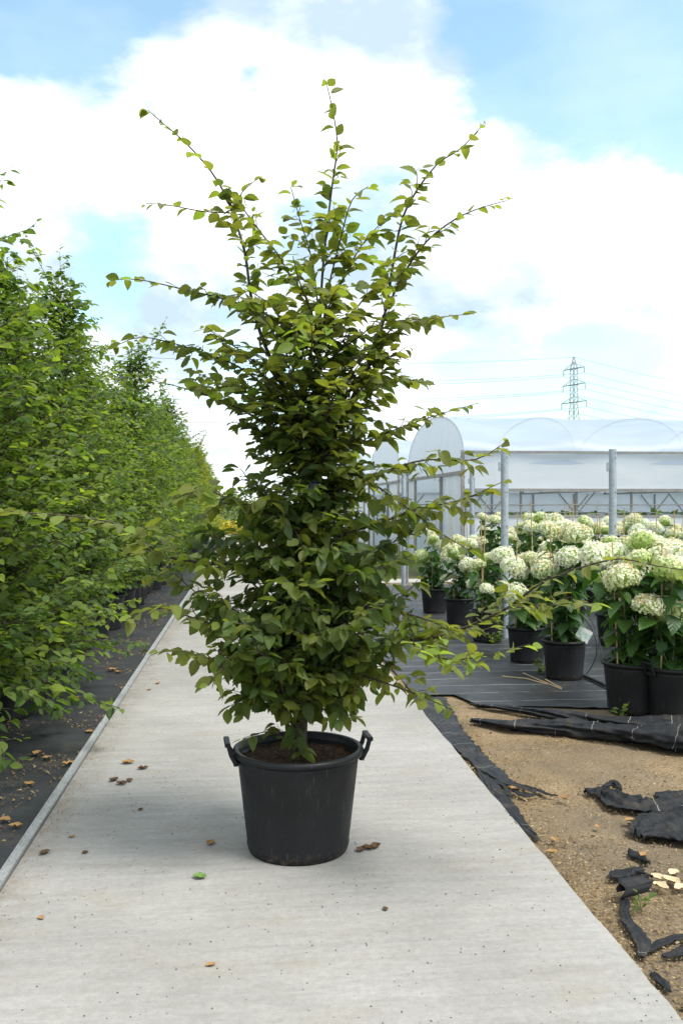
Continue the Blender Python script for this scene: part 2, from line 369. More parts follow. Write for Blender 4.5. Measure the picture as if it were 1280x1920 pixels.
def leaves_mesh(name, tmpl, leaves, mat):
    """leaves: list of (pos, dir, normal, size, tint) joined in one mesh"""
    V, Fq, UV = tmpl; n = len(leaves); k = len(V); q = len(Fq)
    pos = np.array([l[0] for l in leaves]); d = np.array([l[1] for l in leaves]); nn = np.array([l[2] for l in leaves]); sz = np.array([l[3] for l in leaves])
    x = np.cross(d, nn)
    co = pos[:, None, :] + sz[:, None, None] * (V[None, :, 0:1] * x[:, None, :] + V[None, :, 1:2] * d[:, None, :] + V[None, :, 2:3] * nn[:, None, :])
    me = bpy.data.meshes.new(name)
    me.vertices.add(n * k); me.vertices.foreach_set('co', co.ravel())
    loops = (Fq[None] + (np.arange(n) * k)[:, None, None]).ravel()
    me.loops.add(len(loops)); me.loops.foreach_set('vertex_index', loops)
    me.polygons.add(n * q); me.polygons.foreach_set('loop_start', np.arange(0, n * q * 4, 4)); me.polygons.foreach_set('loop_total', np.full(n * q, 4))
    me.polygons.foreach_set('use_smooth', np.ones(n * q, dtype=bool))
    uvl = me.uv_layers.new(name='UVMap'); uvl.data.foreach_set('uv', np.tile(UV[Fq.ravel()], (n, 1)).ravel())
    a = me.attributes.new('tint', 'FLOAT', 'POINT'); a.data.foreach_set('value', np.repeat(np.array([l[4] for l in leaves]), k))
    me.materials.append(mat); me.update(); me.validate(); return me

def walk(poly, step, start=0.0):
    """points and tangents every step along a polyline"""
    out = []; acc = 0.0; nxt = start
    for i in range(len(poly) - 1):
        a, b = poly[i], poly[i + 1]; L = (b - a).length
        if L < 1e-6: continue
        while nxt <= acc + L:
            out.append((a.lerp(b, (nxt - acc) / L), (b - a) / L, nxt)); nxt += step() if callable(step) else step
        acc += L
    return out
def plen(poly): return sum((poly[i + 1] - poly[i]).length for i in range(len(poly) - 1))
UP = Vector((0, 0, 1))
LOWZ = [-9.0]
def put_leaf(rng, out, p, T, side, size, tint, droop=(-12, 40)):
    if p.z < LOWZ[0] and math.hypot(p.x, p.y) < .5 and rng.random() < .55: droop = (15, 68)
    hs = T.cross(UP)
    if hs.length < .25: hs = Vector((rng.uniform(-1, 1), rng.uniform(-1, 1), 0))
    hs.normalize()
    a = R(rng.uniform(35, 75)); d = (T * math.cos(a) + hs * side * math.sin(a))
    d.z -= math.tan(R(rng.uniform(*droop))) * .7; d.normalize()
    n = (UP + Vector((rng.gauss(0, .48), rng.gauss(0, .48), 0))); n = n - d * n.dot(d)
    if n.length < .1: n = d.orthogonal()
    n.normalize()
    s = size * rng.choice((rng.uniform(.5, .85), rng.uniform(.8, 1.2), rng.uniform(.8, 1.2)))
    out.append((p + d * .008, d, n, s, min(1, max(0, tint))))
def curve(p0, p1, sag, n=6, rng=None, wob=.0):
    pts = []
    for i in range(n + 1):
        u = i / n; p = p0.lerp(p1, u); p.z += sag * 4 * u * (1 - u)
        if rng and 0 < i: p += Vector((rng.gauss(0, wob), rng.gauss(0, wob), rng.gauss(0, wob)))
        pts.append(p)
    return pts
def grow(rng, poly, r0, r1, mb, leaves, size, tint, spacing, twig_to=.85, twig_len=.2, twig_step=.06, leaf_from=.12, leaf_own=True, sides=5):
    L = plen(poly); k = len(poly)
    mb.tube(poly, [r0 + (r1 - r0) * i / (k - 1) for i in range(k)], sides)
    side = rng.choice((-1, 1))
    if leaf_own:
        for p, T, a in walk(poly, lambda: spacing * rng.uniform(.75, 1.3), L * leaf_from):
            side = -side; put_leaf(rng, leaves, p, T, side, size * (1 - .12 * (a / L)), rng.gauss(tint, .16))
        put_leaf(rng, leaves, poly[-1], (poly[-1] - poly[-2]).normalized(), side, size * .6, tint + .2)
    if twig_to > 0:
        for p, T, a in walk(poly, lambda: twig_step * rng.uniform(.7, 1.4), L * .14):
            fr = a / L
            if fr > twig_to: break
            side = -side
            hs = T.cross(UP)
            if hs.length < .2: hs = Vector((rng.uniform(-1, 1), rng.uniform(-1, 1), 0))
            hs.normalize(); ang = R(rng.uniform(35, 70))
            d = T * math.cos(ang) + hs * side * math.sin(ang) + Vector((rng.gauss(0, .22), rng.gauss(0, .22), rng.gauss(.06, .32))); d.normalize()
            tl = twig_len * (1.1 - .7 * fr) * rng.uniform(.5, 1.25)
            tw = curve(p, p + d * tl, rng.uniform(-.01, .02), 4, rng, .004)
            mb.tube(tw, [.0022, .0018, .0015, .0012, .0009], 4, cap=False)
            s2 = side; bt = rng.gauss(tint, .12)
            for q, T2, a2 in walk(tw, lambda: spacing * .8 * rng.uniform(.75, 1.3), .02):
                s2 = -s2; put_leaf(rng, leaves, q, T2, s2, size, rng.gauss(bt, .09))
            put_leaf(rng, leaves, tw[-1], d, s2, size * .75, bt + .1)
def prof(tab, z):
    for (z0, r0), (z1, r1) in zip(tab, tab[1:]):
        if z0 <= z <= z1: return r0 + (r1 - r0) * (z - z0) / (z1 - z0)
    return tab[0][1] if z < tab[0][0] else tab[-1][1]

# ------------------------------------------------------------------ the setting
def slab(name, t0, t1, s0, s1, z0, z1, mat, jag=0.0, seed=1):
    mb = MB(); rng = random.Random(seed); n = 160
    P = []
    for i in range(n + 1):
        s = s0 + (s1 - s0) * (i / n) ** 2
        j = jag * noise.noise((s * 6, 3.3, seed)) + jag * .5 * noise.noise((s * 23, 1.3, seed))
        P.append((s, j))
    vs = []; fs = []
    for s, j in P: vs += [(t0, s, z0), (t0, s, z1), (t1 + j, s, z1), (t1 + j * 1.6, s, z0)]
    for i in range(n):
        a = i * 4; fs += [(a + 1, a + 2, a + 6, a + 5), (a + 2, a + 3, a + 7, a + 6), (a, a + 1, a + 5, a + 4)]
    fs += [(0, 3, 2, 1), (n * 4, n * 4 + 1, n * 4 + 2, n * 4 + 3)]
    mb.add(vs, fs); return mb.obj(name, mat, rz=ANG)
def sheet(name, t0, t1, s0, s1, z, mat, nt=60, ns=120, amp=.008, freq=1.4, seed=0, cut=None, power=1.6):
    P = []; UV = []
    for i in range(ns + 1):
        s = s0 + (s1 - s0) * (i / ns) ** power; row = []; ur = []
        for j in range(nt + 1):
            t = t0 + (t1 - t0) * j / nt
            if cut: s_ = cut(t, s)
            else: s_ = s
            row.append((t, s_, z + amp * (noise.noise((t * freq, s_ * freq, seed)) + .4 * noise.noise((t * freq * 3.7, s_ * freq * 3.7, seed + 5)))))
            ur.append((t, s_))
        P.append(row); UV.append(ur)
    me = grid_mesh(name, P, UV, mat); return link(name, me, rz=ANG)
g = MB(); g.add([(-900, -60, -.075), (900, -60, -.075), (900, 1800, -.075), (-900, 1800, -.075)], [(0, 1, 2, 3)])
tag(g.obj('ground', M['ground']), kind='structure')
TL, TR = -.871, 1.149
tag(slab('path', TL, TR, .6, 36.5, -.12, 0, M['concrete'], .010), kind='structure')
yard = MB(); yard.box(-9, 4.0, 36.5, 41, -.12, -.004); tag(yard.obj('yard_pavement', M['asph'], rz=ANG), kind='structure')
trk = MB(); trk.box(1.25, 40, 15.9, 16.8, -.12, -.028); tag(trk.obj('cross_path', M['asph'], rz=ANG), kind='structure')
so = sheet('soil', TR - .03, 9.0, .5, 16.0, -.024, M['soil'], 110, 190, .012, 1.9, 3); tag(so, kind='structure')
MATS = 6.15
def cut_edge(t, s):
    e = MATS + .10 * noise.noise((t * 1.7, 0, 9)) + .05 * noise.noise((t * 6, 0, 4)) - (t - 1.6) * .25 if t > 1.5 else MATS + .35
    return max(s, e) if s < e + .001 else s
mr = sheet('ground_fabric', TR + .05, 9.5, 5.0, 15.3, -.006, M['mat_r'], 90, 140, .005, 1.3, 7, cut_edge, 1.0); tag(mr, kind='structure')
ml = sheet('ground_fabric', -9, TL - .03, 1.2, 36, -.012, M['mat_l'], 70, 150, .010, 1.5, 8); tag(ml, kind='structure')
# metal edging along the left side of the slab, in lengths
edging = empty('metal_edging', pw(TL - .018, 1.0), ANG)
tag(edging, 'thin grey metal edging strip between the concrete path and the black fabric', 'edging')
y = 0.0; rng = random.Random(4)
while y < 34:
    ln = 2.4; mb = MB(); dx = rng.uniform(-.004, .004)
    mb.box(-.014 + dx, .014 + dx, y + .003, y + ln - .003, -.09, .013); mb.box(-.019 + dx, -.0135 + dx, y + .003, y + ln - .003, -.05, .020)
    mb.obj('strip', M['alu'], edging); y += ln

# ------------------------------------------------------------------ polytunnels
def tunnel(t0, s0, length, width, label, open_side=True, detail=True):
    root = empty('polytunnel', pw(t0, s0, -.05), ANG)
    tag(root, label, 'polytunnel', 'polytunnels beside the path')
    E, RG, GU, SK, sp = 2.44, 3.34, 1.68, 1.16, 2.2
    nb = int(length / sp); hw = width / 2
    def arch(k, n=22, sc=1.0):
        th = PI * k / n; return (hw - hw * math.cos(th) * sc, E - .25 + (RG - E + .25) * (math.sin(th) ** .82) * sc if 0 < k < n else E - .25)
    n = 22
    for b in range(nb):                                # one sheet of film per bay, sagging between the hoops
        P = []; UV = []
        for i in range(9):
            u = i / 8; x = (b + u) * sp; row = []; ur = []
            for k in range(n + 1):
                yy, zz = arch(k); sg = .10 * math.sin(PI * u) ** 1.3 * math.sin(PI * k / n) * abs(math.cos(PI * k / n)) * 2.2
                row.append((x, yy + sg * .35 * math.cos(PI * k / n), zz - sg)); ur.append((x, k / n))
            P.append(row); UV.append(ur)
        link('roof_film', grid_mesh('roof_film', P, UV, M['film']), root)
    for b in range(nb + 1):
        mb = MB(); mb.tube([(b * sp, *arch(k, n, .985)) for k in range(n + 1)], .013, 6); mb.obj('hoop', M['galv'], root)
    # side walls: upper film, rail, open gap with posts and braces, lower skirt
    L = nb * sp
    for yy, op in ((0.0, open_side), (width, False)):
        sg = -1 if yy == 0 else 1
        P = [[(x * L / 40, yy + sg * (.012 * math.sin(x * 1.3)), z) for z in np.linspace(GU if op else SK, E - .02, 5)] for x in range(41)]
        UV = [[(p[0], p[2]) for p in r] for r in P]
        link('side_film', grid_mesh('side_film', P, UV, M['skirt']), root)
        mb = MB(); mb.bar((0, yy + sg * .03, E - .03), (L, yy + sg * .03, E - .03), .035, .045); mb.obj('eave_rail', M['frame'], root)
        mb = MB(); mb.bar((0, yy + sg * .05, GU), (L, yy + sg * .05, GU), .07, .06); mb.obj('side_rail', M['frame'], root)
        mb = MB(); mb.box(0, L, yy - .015, yy + .015, 0, SK); mb.obj('skirt_wall', M['skirt'], root)
        if detail:
            mb = MB(); mb.bar((0, yy, SK + .02), (L, yy, SK + .02), .05, .04); mb.obj('skirt_rail', M['frame'], root)
            mb = MB(); mb.tube([(0, yy, 1.40), (L, yy, 1.40)], .012, 5); mb.obj('wire_rail', M['frame'], root)
            for k in range(int(L / 1.1) + 1):
                x = min(L - .03, max(.03, k * 1.1)); mb = MB(); mb.tube([(x, yy - sg * .03, 0), (x, yy - sg * .03, GU)], .026, 6)
                if k % 2 == 0:
                    for q in (-.38, .38):
                        if 0 < x + q < L: mb.tube([(x, yy - sg * .03, SK + .05), (x + q, yy - sg * .03, GU - .02)], .014, 5)
                mb.obj('post', M['frame'], root)
    # gable: film over the arch, open doorway with frame, white curtain panels each side
    P = []; UV = []; DH = 2.02
    for k in range(n + 1):
        yy, zz = arch(k); P.append([(-.01, yy, DH + max(0, zz - DH) * u) for u in (0, .5, 1)]); UV.append([(yy, DH + max(0, zz - DH) * u) for u in (0, .5, 1)])
    link('gable_film', grid_mesh('gable_film', P, UV, M['skirt']), root)
    for a, b in ((0.02, width * .32), (width * .80, width - .02)):
        P = [[(-.015 + .03 * math.sin(j * 1.1), a + (b - a) * j / 14, z) for z in (0.02, .7, 1.4, DH)] for j in range(15)]
        link('curtain_panel', grid_mesh('curtain_panel', P, [[(p[1], p[2]) for p in r] for r in P], M['skirt']), root)
    mb = MB(); mb.bar((-.03, 0, DH), (-.03, width, DH), .06, .07); mb.obj('door_beam', M['frame'], root)
    for yy in (.03, width * .32, width * .80, width - .03):
        mb = MB(); mb.bar((-.04, yy, 0), (-.04, yy, DH if 0.1 < yy < width - .1 else E), .06); mb.obj('door_post', M['frame'], root)
    if detail:
        for x in (.8, 3.0, 5.2, 7.4):                        # trusses across the inside
            mb = MB(); mb.bar((x, .05, GU + .35), (x, width - .05, GU + .35), .04); mb.bar((x, .05, GU), (x, width - .05, GU), .04)
            for q in range(8):
                ya = .05 + (width - .1) * q / 8; mb.bar((x, ya, GU + (.35 if q % 2 else 0)), (x, ya + (width - .1) / 8, GU + (0 if q % 2 else .35)), .02)
            mb.obj('truss', M['frame'], root)
    return root
tunnel(4.1, 17.07, 19.8, 6.2, 'white polytunnel nearest the hydrangeas, its long side open below the rail')
tunnel(4.1, 24.5, 11, 6.2, 'white polytunnel second from the hydrangeas, next to the open-sided one', False)
tunnel(4.1, 31.9, 6.6, 6.2, 'white polytunnel third from the hydrangeas', False, False)
tunnel(4.1, 39.3, 6.6, 6.2, 'white polytunnel farthest from the hydrangeas, last of the row', False, False)
rng = random.Random(77); lv = []
for i in range(5200):
    x = rng.uniform(5, 23); p = pw(x, rng.uniform(18.2, 19.6), rng.uniform(.0, 1.17)); lv.append((p, Vector((rng.gauss(0, 1), rng.gauss(0, 1), rng.gauss(.6, .6))).normalized(), Vector((rng.gauss(0, 1), rng.gauss(0, 1), 1.1)).normalized(), .16, rng.random()))
tag(link('crop_row', leaves_mesh('crop_row', T_LO, lv, M['hleaf'])), 'low green crop growing inside the open-sided polytunnel', 'crop', kind='stuff')

# ------------------------------------------------------------------ pylon and cables far behind
def pylon():
    root = empty('electricity_pylon', (0, 0, 0)); PH = 40.0
    root.location = (435 / F * 240, 240, -.05); rz = R(-62); root.rotation_euler = (0, 0, rz)
    tag(root, 'tall lattice electricity pylon rising behind the polytunnels', 'pylon')
    def hw(z): return 2.6 - 1.9 * min(1, z / 27) if z < 27 else .7 - .62 * max(0, (z - 36) / 4)
    for i, (sx, sy) in enumerate(((-1, -1), (1, -1), (1, 1), (-1, 1))):
        mb = MB(); zs = [0, 9, 18, 27, 36, 39.9]
        for a, b in zip(zs, zs[1:]): mb.bar((sx * hw(a), sy * hw(a), a), (sx * hw(b), sy * hw(b), b), .13)
        mb.obj('leg', M['pylred'] if i in (0, 2) else M['pyl'], root)
    mb = MB(); z = 0
    while z < 38:
        dz = max(1.5, hw(z) * 1.9); z2 = min(39, z + dz)
        for (ax, ay), (bx, by) in (((-1, -1), (1, -1)), ((1, -1), (1, 1)), ((1, 1), (-1, 1)), ((-1, 1), (-1, -1))):
            mb.bar((ax * hw(z), ay * hw(z), z), (bx * hw(z2), by * hw(z2), z2), .06); mb.bar((bx * hw(z), by * hw(z), z), (ax * hw(z2), ay * hw(z2), z2), .06)
        z = z2
    mb.obj('lattice', M['pyl'], root)
    ends = []
    for z, w in ((38.0 - 1.2, 3.9), (32.6, 4.2), (28.0, 4.7)):
        for sg in (-1, 1):
            mb = MB()
            for yy in (-.6, .6): mb.bar((0, yy, z), (sg * w, 0, z), .16)
            mb.bar((sg * .4, 0, z + 1.5), (sg * w, 0, z), .12)
            for q in (.35, .65): mb.bar((sg * w * q, 0, z), (sg * w * q, 0, z + 1.5 * (1 - q)), .08)
            arm = mb.obj('cross_arm', M['pyl'], root)
            mb = MB()
            for q in range(6): mb.lathe([(.05, -.25 * q), (.22, -.25 * q - .08), (.05, -.25 * q - .2)], 8, (sg * w, 0, z - .05))
            mb.obj('insulator', M['pyl'], arm); ends.append(Vector((sg * w, 0, z - 1.6)))
    ends.append(Vector((0, 0, 39.9)))
    mw = Matrix.Translation(root.location) @ Matrix.Rotation(rz, 4, 'Z')
    dr = Matrix.Rotation(rz, 4, 'Z') @ Vector((0, 1, 0))
    for e in ends:
        mb = MB(); w0 = mw @ e; pts = []
        for k in range(-40, 41):
            u = k / 40; pts.append(w0 + dr * 280 * u - UP * 9 * (1 - (2 * abs(u) - 1) ** 2) + UP * 0)
        mb.tube(pts, .045, 4)
        tag(mb.obj('power_cable', M['cable']), 'thin power cable strung from the lattice pylon across the sky', 'cable', 'cables of the pylon')
pylon()

# ------------------------------------------------------------------ pots
def pot_thing(loc, rtop, rbot, h, label, group=None, handles=False, seg=40, rz=0.0, fill=.045, simple=False):
    root = empty('plant_pot', loc, rz); tag(root, label, 'pot', group); th = .006 if rtop < .23 else .008
    def rr(z): return rbot + (rtop - rbot) * z / h
    mb = MB(); mb.lathe([(0.001, .004), (rbot - .012, .004), (rbot - .004, 0), (rbot, .010), (rr(.03) + .002, .030), (rr(.036), .038), (rr(h * .5), h * .5), (rr(h - .05), h - .05), (rr(h - .022), h - .024), (rr(h - .022) - th, h - .024), (rr(h * .6) - th, h * .6), (rr(.1), .1)], seg)
    mb.obj('body', M['pot'], root, True)
    mb = MB(); q = rtop
    mb.lathe([(q - .006 - th, h - .03), (q - th, h - .004), (q + .002, h), (q + .012, h - .003), (q + .016, h - .012), (q + .012, h - .024), (q - .001, h - .026), (q - .006 - th, h - .03)], seg)
    mb.obj('rim', M['pot'], root, True)
    # compost surface
    vs = [(0, 0, h - fill + .012)]; fs = []; rs = rr(h - fill) - th + .001; nr = 7
    rng = random.Random(int(loc[0] * 1000) + 5)
    for i in range(1, nr + 1):
        for j in range(seg):
            a = 2 * PI * j / seg; r = rs * i / nr
            z = h - fill + (.018 * noise.noise((r * math.cos(a) * 22, r * math.sin(a) * 22, loc[0])) + .008 * noise.noise((r * math.cos(a) * 60, r * math.sin(a) * 60, 2)) if not simple else 0)
            vs.append((r * math.cos(a), r * math.sin(a), z))
    fs += [(0, 1 + j, 1 + (j + 1) % seg) for j in range(seg)]
    for i in range(nr - 1):
        for j in range(seg):
            a = 1 + i * seg + j; b = 1 + i * seg + (j + 1) % seg; fs.append((a, a + seg, b + seg, b))
    mb = MB(); mb.add(vs, fs); mb.obj('compost', M['compost'], root, True)
    if handles:
        for sg in (-1, 1):
            k = rtop / .25; X = rtop + .006
            mb = MB(); w = .052 * k
            for yy in (-w, w): mb.bar((sg * (X - .004), yy, h - .05), (sg * (X + .020), yy, h - .006), .017, .018); mb.bar((sg * (X + .018), yy, h - .012), (sg * (X + .028), yy, h + .026), .016, .018)
            mb.bar((sg * (X + .031), -w - .009, h + .029), (sg * (X + .031), w + .009, h + .029), .022, .017)
            mb.bar((sg * (X - .002), -w, h - .045), (sg * (X - .002), w, h - .045), .02, .024)
            o = mb.obj('handle', M['pot'], root); bv = o.modifiers.new('bevel', 'BEVEL'); bv.width = .004; bv.segments = 2
    return root
HP = at(559, 1405, 3.66); HX = HP.x
HPY = 3.66
big = pot_thing((HX, HPY, 0), .246, .199, .405, 'big black plastic pot with two handles standing on the concrete path, holding the tree', handles=True, seg=72, rz=R(10))
for a in (-90 - 52 - 10, -90 + 4 - 10, -90 + 54 - 10):        # drainage holes round the foot
    mb = MB(); a = R(a); c = Vector((math.cos(a), math.sin(a), 0)); tdir = Vector((-c.y, c.x, 0))
    mb.add([c * .2035 + tdir * (.009 * math.cos(2 * PI * i / 10)) + UP * (.030 + .010 * math.sin(2 * PI * i / 10)) for i in range(10)] + [c * .196 + tdir * (.009 * math.cos(2 * PI * i / 10)) + UP * (.030 + .010 * math.sin(2 * PI * i / 10)) for i in range(10)],
           [tuple(range(10))] + [(i, i + 10, (i + 1) % 10 + 10, (i + 1) % 10) for i in range(10)])
    mb.obj('drainage_hole', M['rubber'], big)

# ------------------------------------------------------------------ the tree in the middle
def hero():
    rng = random.Random(21); LOWZ[0] = 1.05
    root = empty('hornbeam_tree', (HX, HPY, .36))
    tag(root, 'tall leafy hornbeam with long upright shoots, planted in the big two-handled pot', 'tree')
    off = root.location; D = HPY
    def px(pts, d0=0.0, d1=0.0):
        k = len(pts); return [at(x, y, D + d0 + (d1 - d0) * (i / (k - 1)) ** 1.2) - off for i, (x, y) in enumerate(pts)]
    def smooth(poly, n=3):
        out = []
        for i in range(len(poly) - 1):
            p0 = poly[max(0, i - 1)]; p1 = poly[i]; p2 = poly[i + 1]; p3 = poly[min(len(poly) - 1, i + 2)]
            for j in range(n):
                t = j / n
                out.append(.5 * ((2 * p1) + (p2 - p0) * t + (2 * p0 - 5 * p1 + 4 * p2 - p3) * t * t + (3 * p1 - p0 - 3 * p2 + p3) * t ** 3))
        out.append(poly[-1]); return out
    trunk = smooth(px([(560, 1425), (562, 1380), (568, 1280), (576, 1150), (584, 1000), (592, 850), (597, 700), (600, 580)]), 4)
    k = len(trunk); mb = MB(); mb.tube(trunk, [(.033 * (1 - .80 * i / (k - 1))) * (1.35 if i == 0 else 1) for i in range(k)], 12)
    mb.obj('trunk', M['bark'], root, True)
    tz = [(p.z + off.z, p) for p in trunk]
    def on_trunk(z):
        for (a, p), (b, q) in zip(tz, tz[1:]):
            if a <= z <= b: return p.lerp(q, (z - a) / (b - a))
        return tz[0][1].copy() if z < tz[0][0] else tz[-1][1].copy()
    leaves = []; SZ = .064
    # long shoots seen one by one: waypoints, depth offsets (start, end), thickness, twigs up to, twig length, tint
    shoots = [
        ([(600, 580), (607, 480), (622, 350), (632, 270), (622, 200), (610, 150)], 0, .0, .006, .55, .13, .62),
        ([(560, 790), (515, 690), (488, 625), (470, 553), (458, 470), (429, 381), (396, 322), (348, 268), (301, 227), (277, 206)], 0, -.05, .009, .55, .13, .58),
        ([(625, 830), (660, 745), (699, 666), (722, 583), (746, 440), (770, 375), (817, 310), (865, 277), (906, 232)], 0, .06, .009, .62, .14, .58),
        ([(715, 600), (758, 512), (800, 452), (853, 411), (900, 390), (950, 376)], .05, -.1, .005, .45, .12, .6),
        ([(431, 399), (378, 396), (319, 385), (274, 381)], -.02, -.12, .003, .0, .1, .55),
        ([(595, 700), (560, 630), (500, 590), (425, 562), (342, 542), (259, 524), (207, 526)], 0, .15, .006, .5, .13, .52),
        ([(598, 640), (575, 560), (544, 518), (520, 476), (479, 423), (449, 375), (470, 345), (491, 332)], 0, .1, .005, .7, .12, .6),
        ([(598, 600), (586, 494), (562, 411), (545, 350)], 0, -.12, .004, .8, .12, .6),
        ([(600, 640), (645, 518), (693, 440), (752, 387)], 0, .12, .004, .8, .13, .6),
        ([(596, 700), (612, 560), (640, 440), (660, 375), (690, 350)], 0, -.2, .005, .8, .13, .6),
        ([(590, 880), (540, 820), (435, 760), (360, 732), (280, 712)], 0, -.2, .007, .6, .17, .5),
        ([(592, 830), (520, 745), (450, 690), (400, 668), (340, 648), (265, 632), (215, 650)], 0, .25, .006, .65, .14, .45),
        ([(588, 940), (650, 915), (727, 882), (800, 862), (890, 862), (945, 830)], 0, -.25, .007, .7, .16, .55),
        ([(584, 1040), (640, 1005), (715, 980), (780, 955), (865, 937), (942, 903)], 0, -.3, .007, .75, .17, .5),
        ([(588, 950), (640, 890), (690, 902), (760, 950), (830, 1002), (880, 1032)], 0, -.35, .006, .6, .15, .5),
        ([(594, 880), (640, 850), (700, 822), (770, 795), (830, 775), (888, 758)], 0, .1, .005, .6, .13, .52),
        ([(640, 760), (690, 680), (740, 610), (800, 598), (866, 590)], .0, .15, .005, .7, .13, .52),
        ([(660, 745), (720, 700), (760, 712), (802, 716)], 0, .0, .004, .8, .13, .5),
        ([(578, 1190), (660, 1215), (740, 1204), (816, 1195), (879, 1174), (951, 1140), (1001, 1102), (1052, 1077), (1103, 1060), (1162, 1048), (1234, 1062), (1285, 1069)], 0, -.75, .009, .42, .16, .66),
        ([(740, 1204), (778, 1206), (807, 1229), (858, 1237), (920, 1226), (993, 1208)], -.25, -.8, .005, .55, .11, .72),
        ([(951, 1140), (1027, 1136), (1080, 1130), (1126, 1134)], -.42, -.72, .003, .3, .10, .70),
        ([(580, 1085), (465, 1064), (326, 1047), (262, 1010), (225, 984), (150, 969), (60, 962), (8, 957)], 0, -.85, .008, .42, .17, .68),
        ([(572, 1200), (470, 1190), (380, 1165), (300, 1140), (236, 1162)], 0, -.55, .006, .62, .15, .52),
        ([(572, 1240), (480, 1232), (400, 1236), (345, 1222), (300, 1222)], 0, -.45, .005, .6, .13, .5),
        ([(400, 1236), (420, 1250), (400, 1270), (392, 1282)], -.3, -.48, .003, 0, .1, .6),
        ([(568, 1300), (520, 1300), (470, 1305), (424, 1328)], 0, -.25, .004, .8, .1, .42),
        ([(570, 1290), (620, 1300), (660, 1340)], 0, -.2, .004, .8, .12, .4),
        ([(575, 1230), (660, 1260), (720, 1280), (790, 1305), (845, 1330)], 0, -.4, .006, .75, .14, .55),
        ([(580, 1120), (680, 1130), (760, 1150), (820, 1170), (815, 1185)], 0, -.35, .006, .8, .16, .5),
        ([(584, 1020), (500, 960), (440, 940), (380, 920), (300, 945)], 0, -.45, .006, .75, .17, .48),
        ([(584, 1010), (500, 1000), (420, 1020), (340, 1060), (270, 1085)], 0, .3, .006, .75, .17, .42),
        ([(566, 1375), (548, 1385), (500, 1372), (455, 1385)], 0, -.16, .003, .3, .06, .5),
        ([(562, 1360), (575, 1335), (620, 1330), (665, 1345)], 0, -.14, .003, .8, .09, .9),
        ([(566, 1395), (568, 1403), (572, 1412)], 0, -.10, .002, 0, .06, .8),
        ([(600, 560), (560, 610), (556, 635), (550, 655)], -.2, -.45, .003, .0, .1, .95)]
    for pts, d0, d1, r, tt, tl, tint in shoots:
        mb = MB(); poly = smooth(px(pts, d0, d1), 3)
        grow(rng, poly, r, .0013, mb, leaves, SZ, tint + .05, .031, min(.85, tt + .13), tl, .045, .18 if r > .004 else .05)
        mb.obj('branch', M['bark'], root, True)
    table = [(.50, .14), (.60, .20), (.72, .33), (.86, .46), (1.04, .50), (1.256, .46), (1.4, .36), (1.5, .25), (1.58, .20), (1.68, .30), (1.9, .46), (2.11, .46), (2.32, .34), (2.49, .15), (2.62, .08)]
    ph = 0.0; N = 104
    for i in range(N):
        z1 = .60 + (2.27 - .60) * (i / (N - 1)) ** 1.12
        ph += 2.39996; rad = prof(table, z1) * rng.uniform(.62, 1.10)
        rise = rad * rng.uniform(.45, 1.0) if z1 > .8 else rad * rng.uniform(.1, .5)
        a = on_trunk(max(.46, z1 - rise)); b = Vector((a.x * .5 + math.cos(ph) * rad, a.y * .5 + math.sin(ph) * rad, z1 - off.z))
        mb = MB(); poly = curve(a, b, rng.uniform(.0, .05), 7, rng, .006)
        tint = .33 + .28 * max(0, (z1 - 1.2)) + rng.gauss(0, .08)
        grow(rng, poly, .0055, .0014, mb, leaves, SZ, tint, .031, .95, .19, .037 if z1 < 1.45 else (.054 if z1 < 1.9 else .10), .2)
        mb.obj('branch', M['bark'], root, True)
    # leafy spurs close to the trunk that make the core dense
    mb = MB()
    for i in range(340):
        z = .66 + 1.4 * rng.random() ** 1.25; a = on_trunk(z); ph = rng.uniform(0, 2 * PI); l = rng.uniform(.07, .2)
        poly = curve(a, a + Vector((math.cos(ph) * l, math.sin(ph) * l, l * rng.uniform(-.2, .6))), .01, 4, rng, .004)
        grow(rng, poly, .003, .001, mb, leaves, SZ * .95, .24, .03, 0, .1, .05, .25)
    mb.obj('spur_twigs', M['bark'], root, True)
    # individual leaves: the 300 that show largest from the path; the rest joined
    def show(l):
        p = l[0] + off; dv = (p - Vector((0, 0, H))); w = abs(l[2].dot(dv.normalized()))
        return (l[3] / dv.length) ** 2 * (.25 + w) * (1.0 if dv.y < D + .1 else .5)
    order = sorted(range(len(leaves)), key=lambda i: -show(leaves[i])); top = set(order[:300])
    protos = {}
    for i in order[:300]:
        p, d, nn, s, ti = leaves[i]; key = (i % 3, int(ti * 5.99))
        if key not in protos: protos[key] = leaves_mesh('leaf', T_HI[key[0]], [(Vector((0, 0, 0)), Vector((0, 1, 0)), Vector((0, 0, 1)), 1.0, (key[1] + .5) / 6)], M['leaf'])
        o = link('leaf', protos[key], root); x = d.cross(nn)
        o.matrix_local = Matrix(((x.x * s, d.x * s, nn.x * s, p.x), (x.y * s, d.y * s, nn.y * s, p.y), (x.z * s, d.z * s, nn.z * s, p.z), (0, 0, 0, 1)))
    for q in range(3):
        ls = [l for i, l in enumerate(leaves) if i not in top and i % 3 == q]
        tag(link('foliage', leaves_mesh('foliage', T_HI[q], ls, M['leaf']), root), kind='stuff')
    mb = MB(); p = on_trunk(1.45); mb.box(p.x - .018, p.x + .018, p.y - .05, p.y - .045, p.z - .018, p.z + .018); mb.obj('plastic_tag', M['blue'], root)
    LOWZ[0] = -9.0; print('hero leaves', len(leaves))
hero()

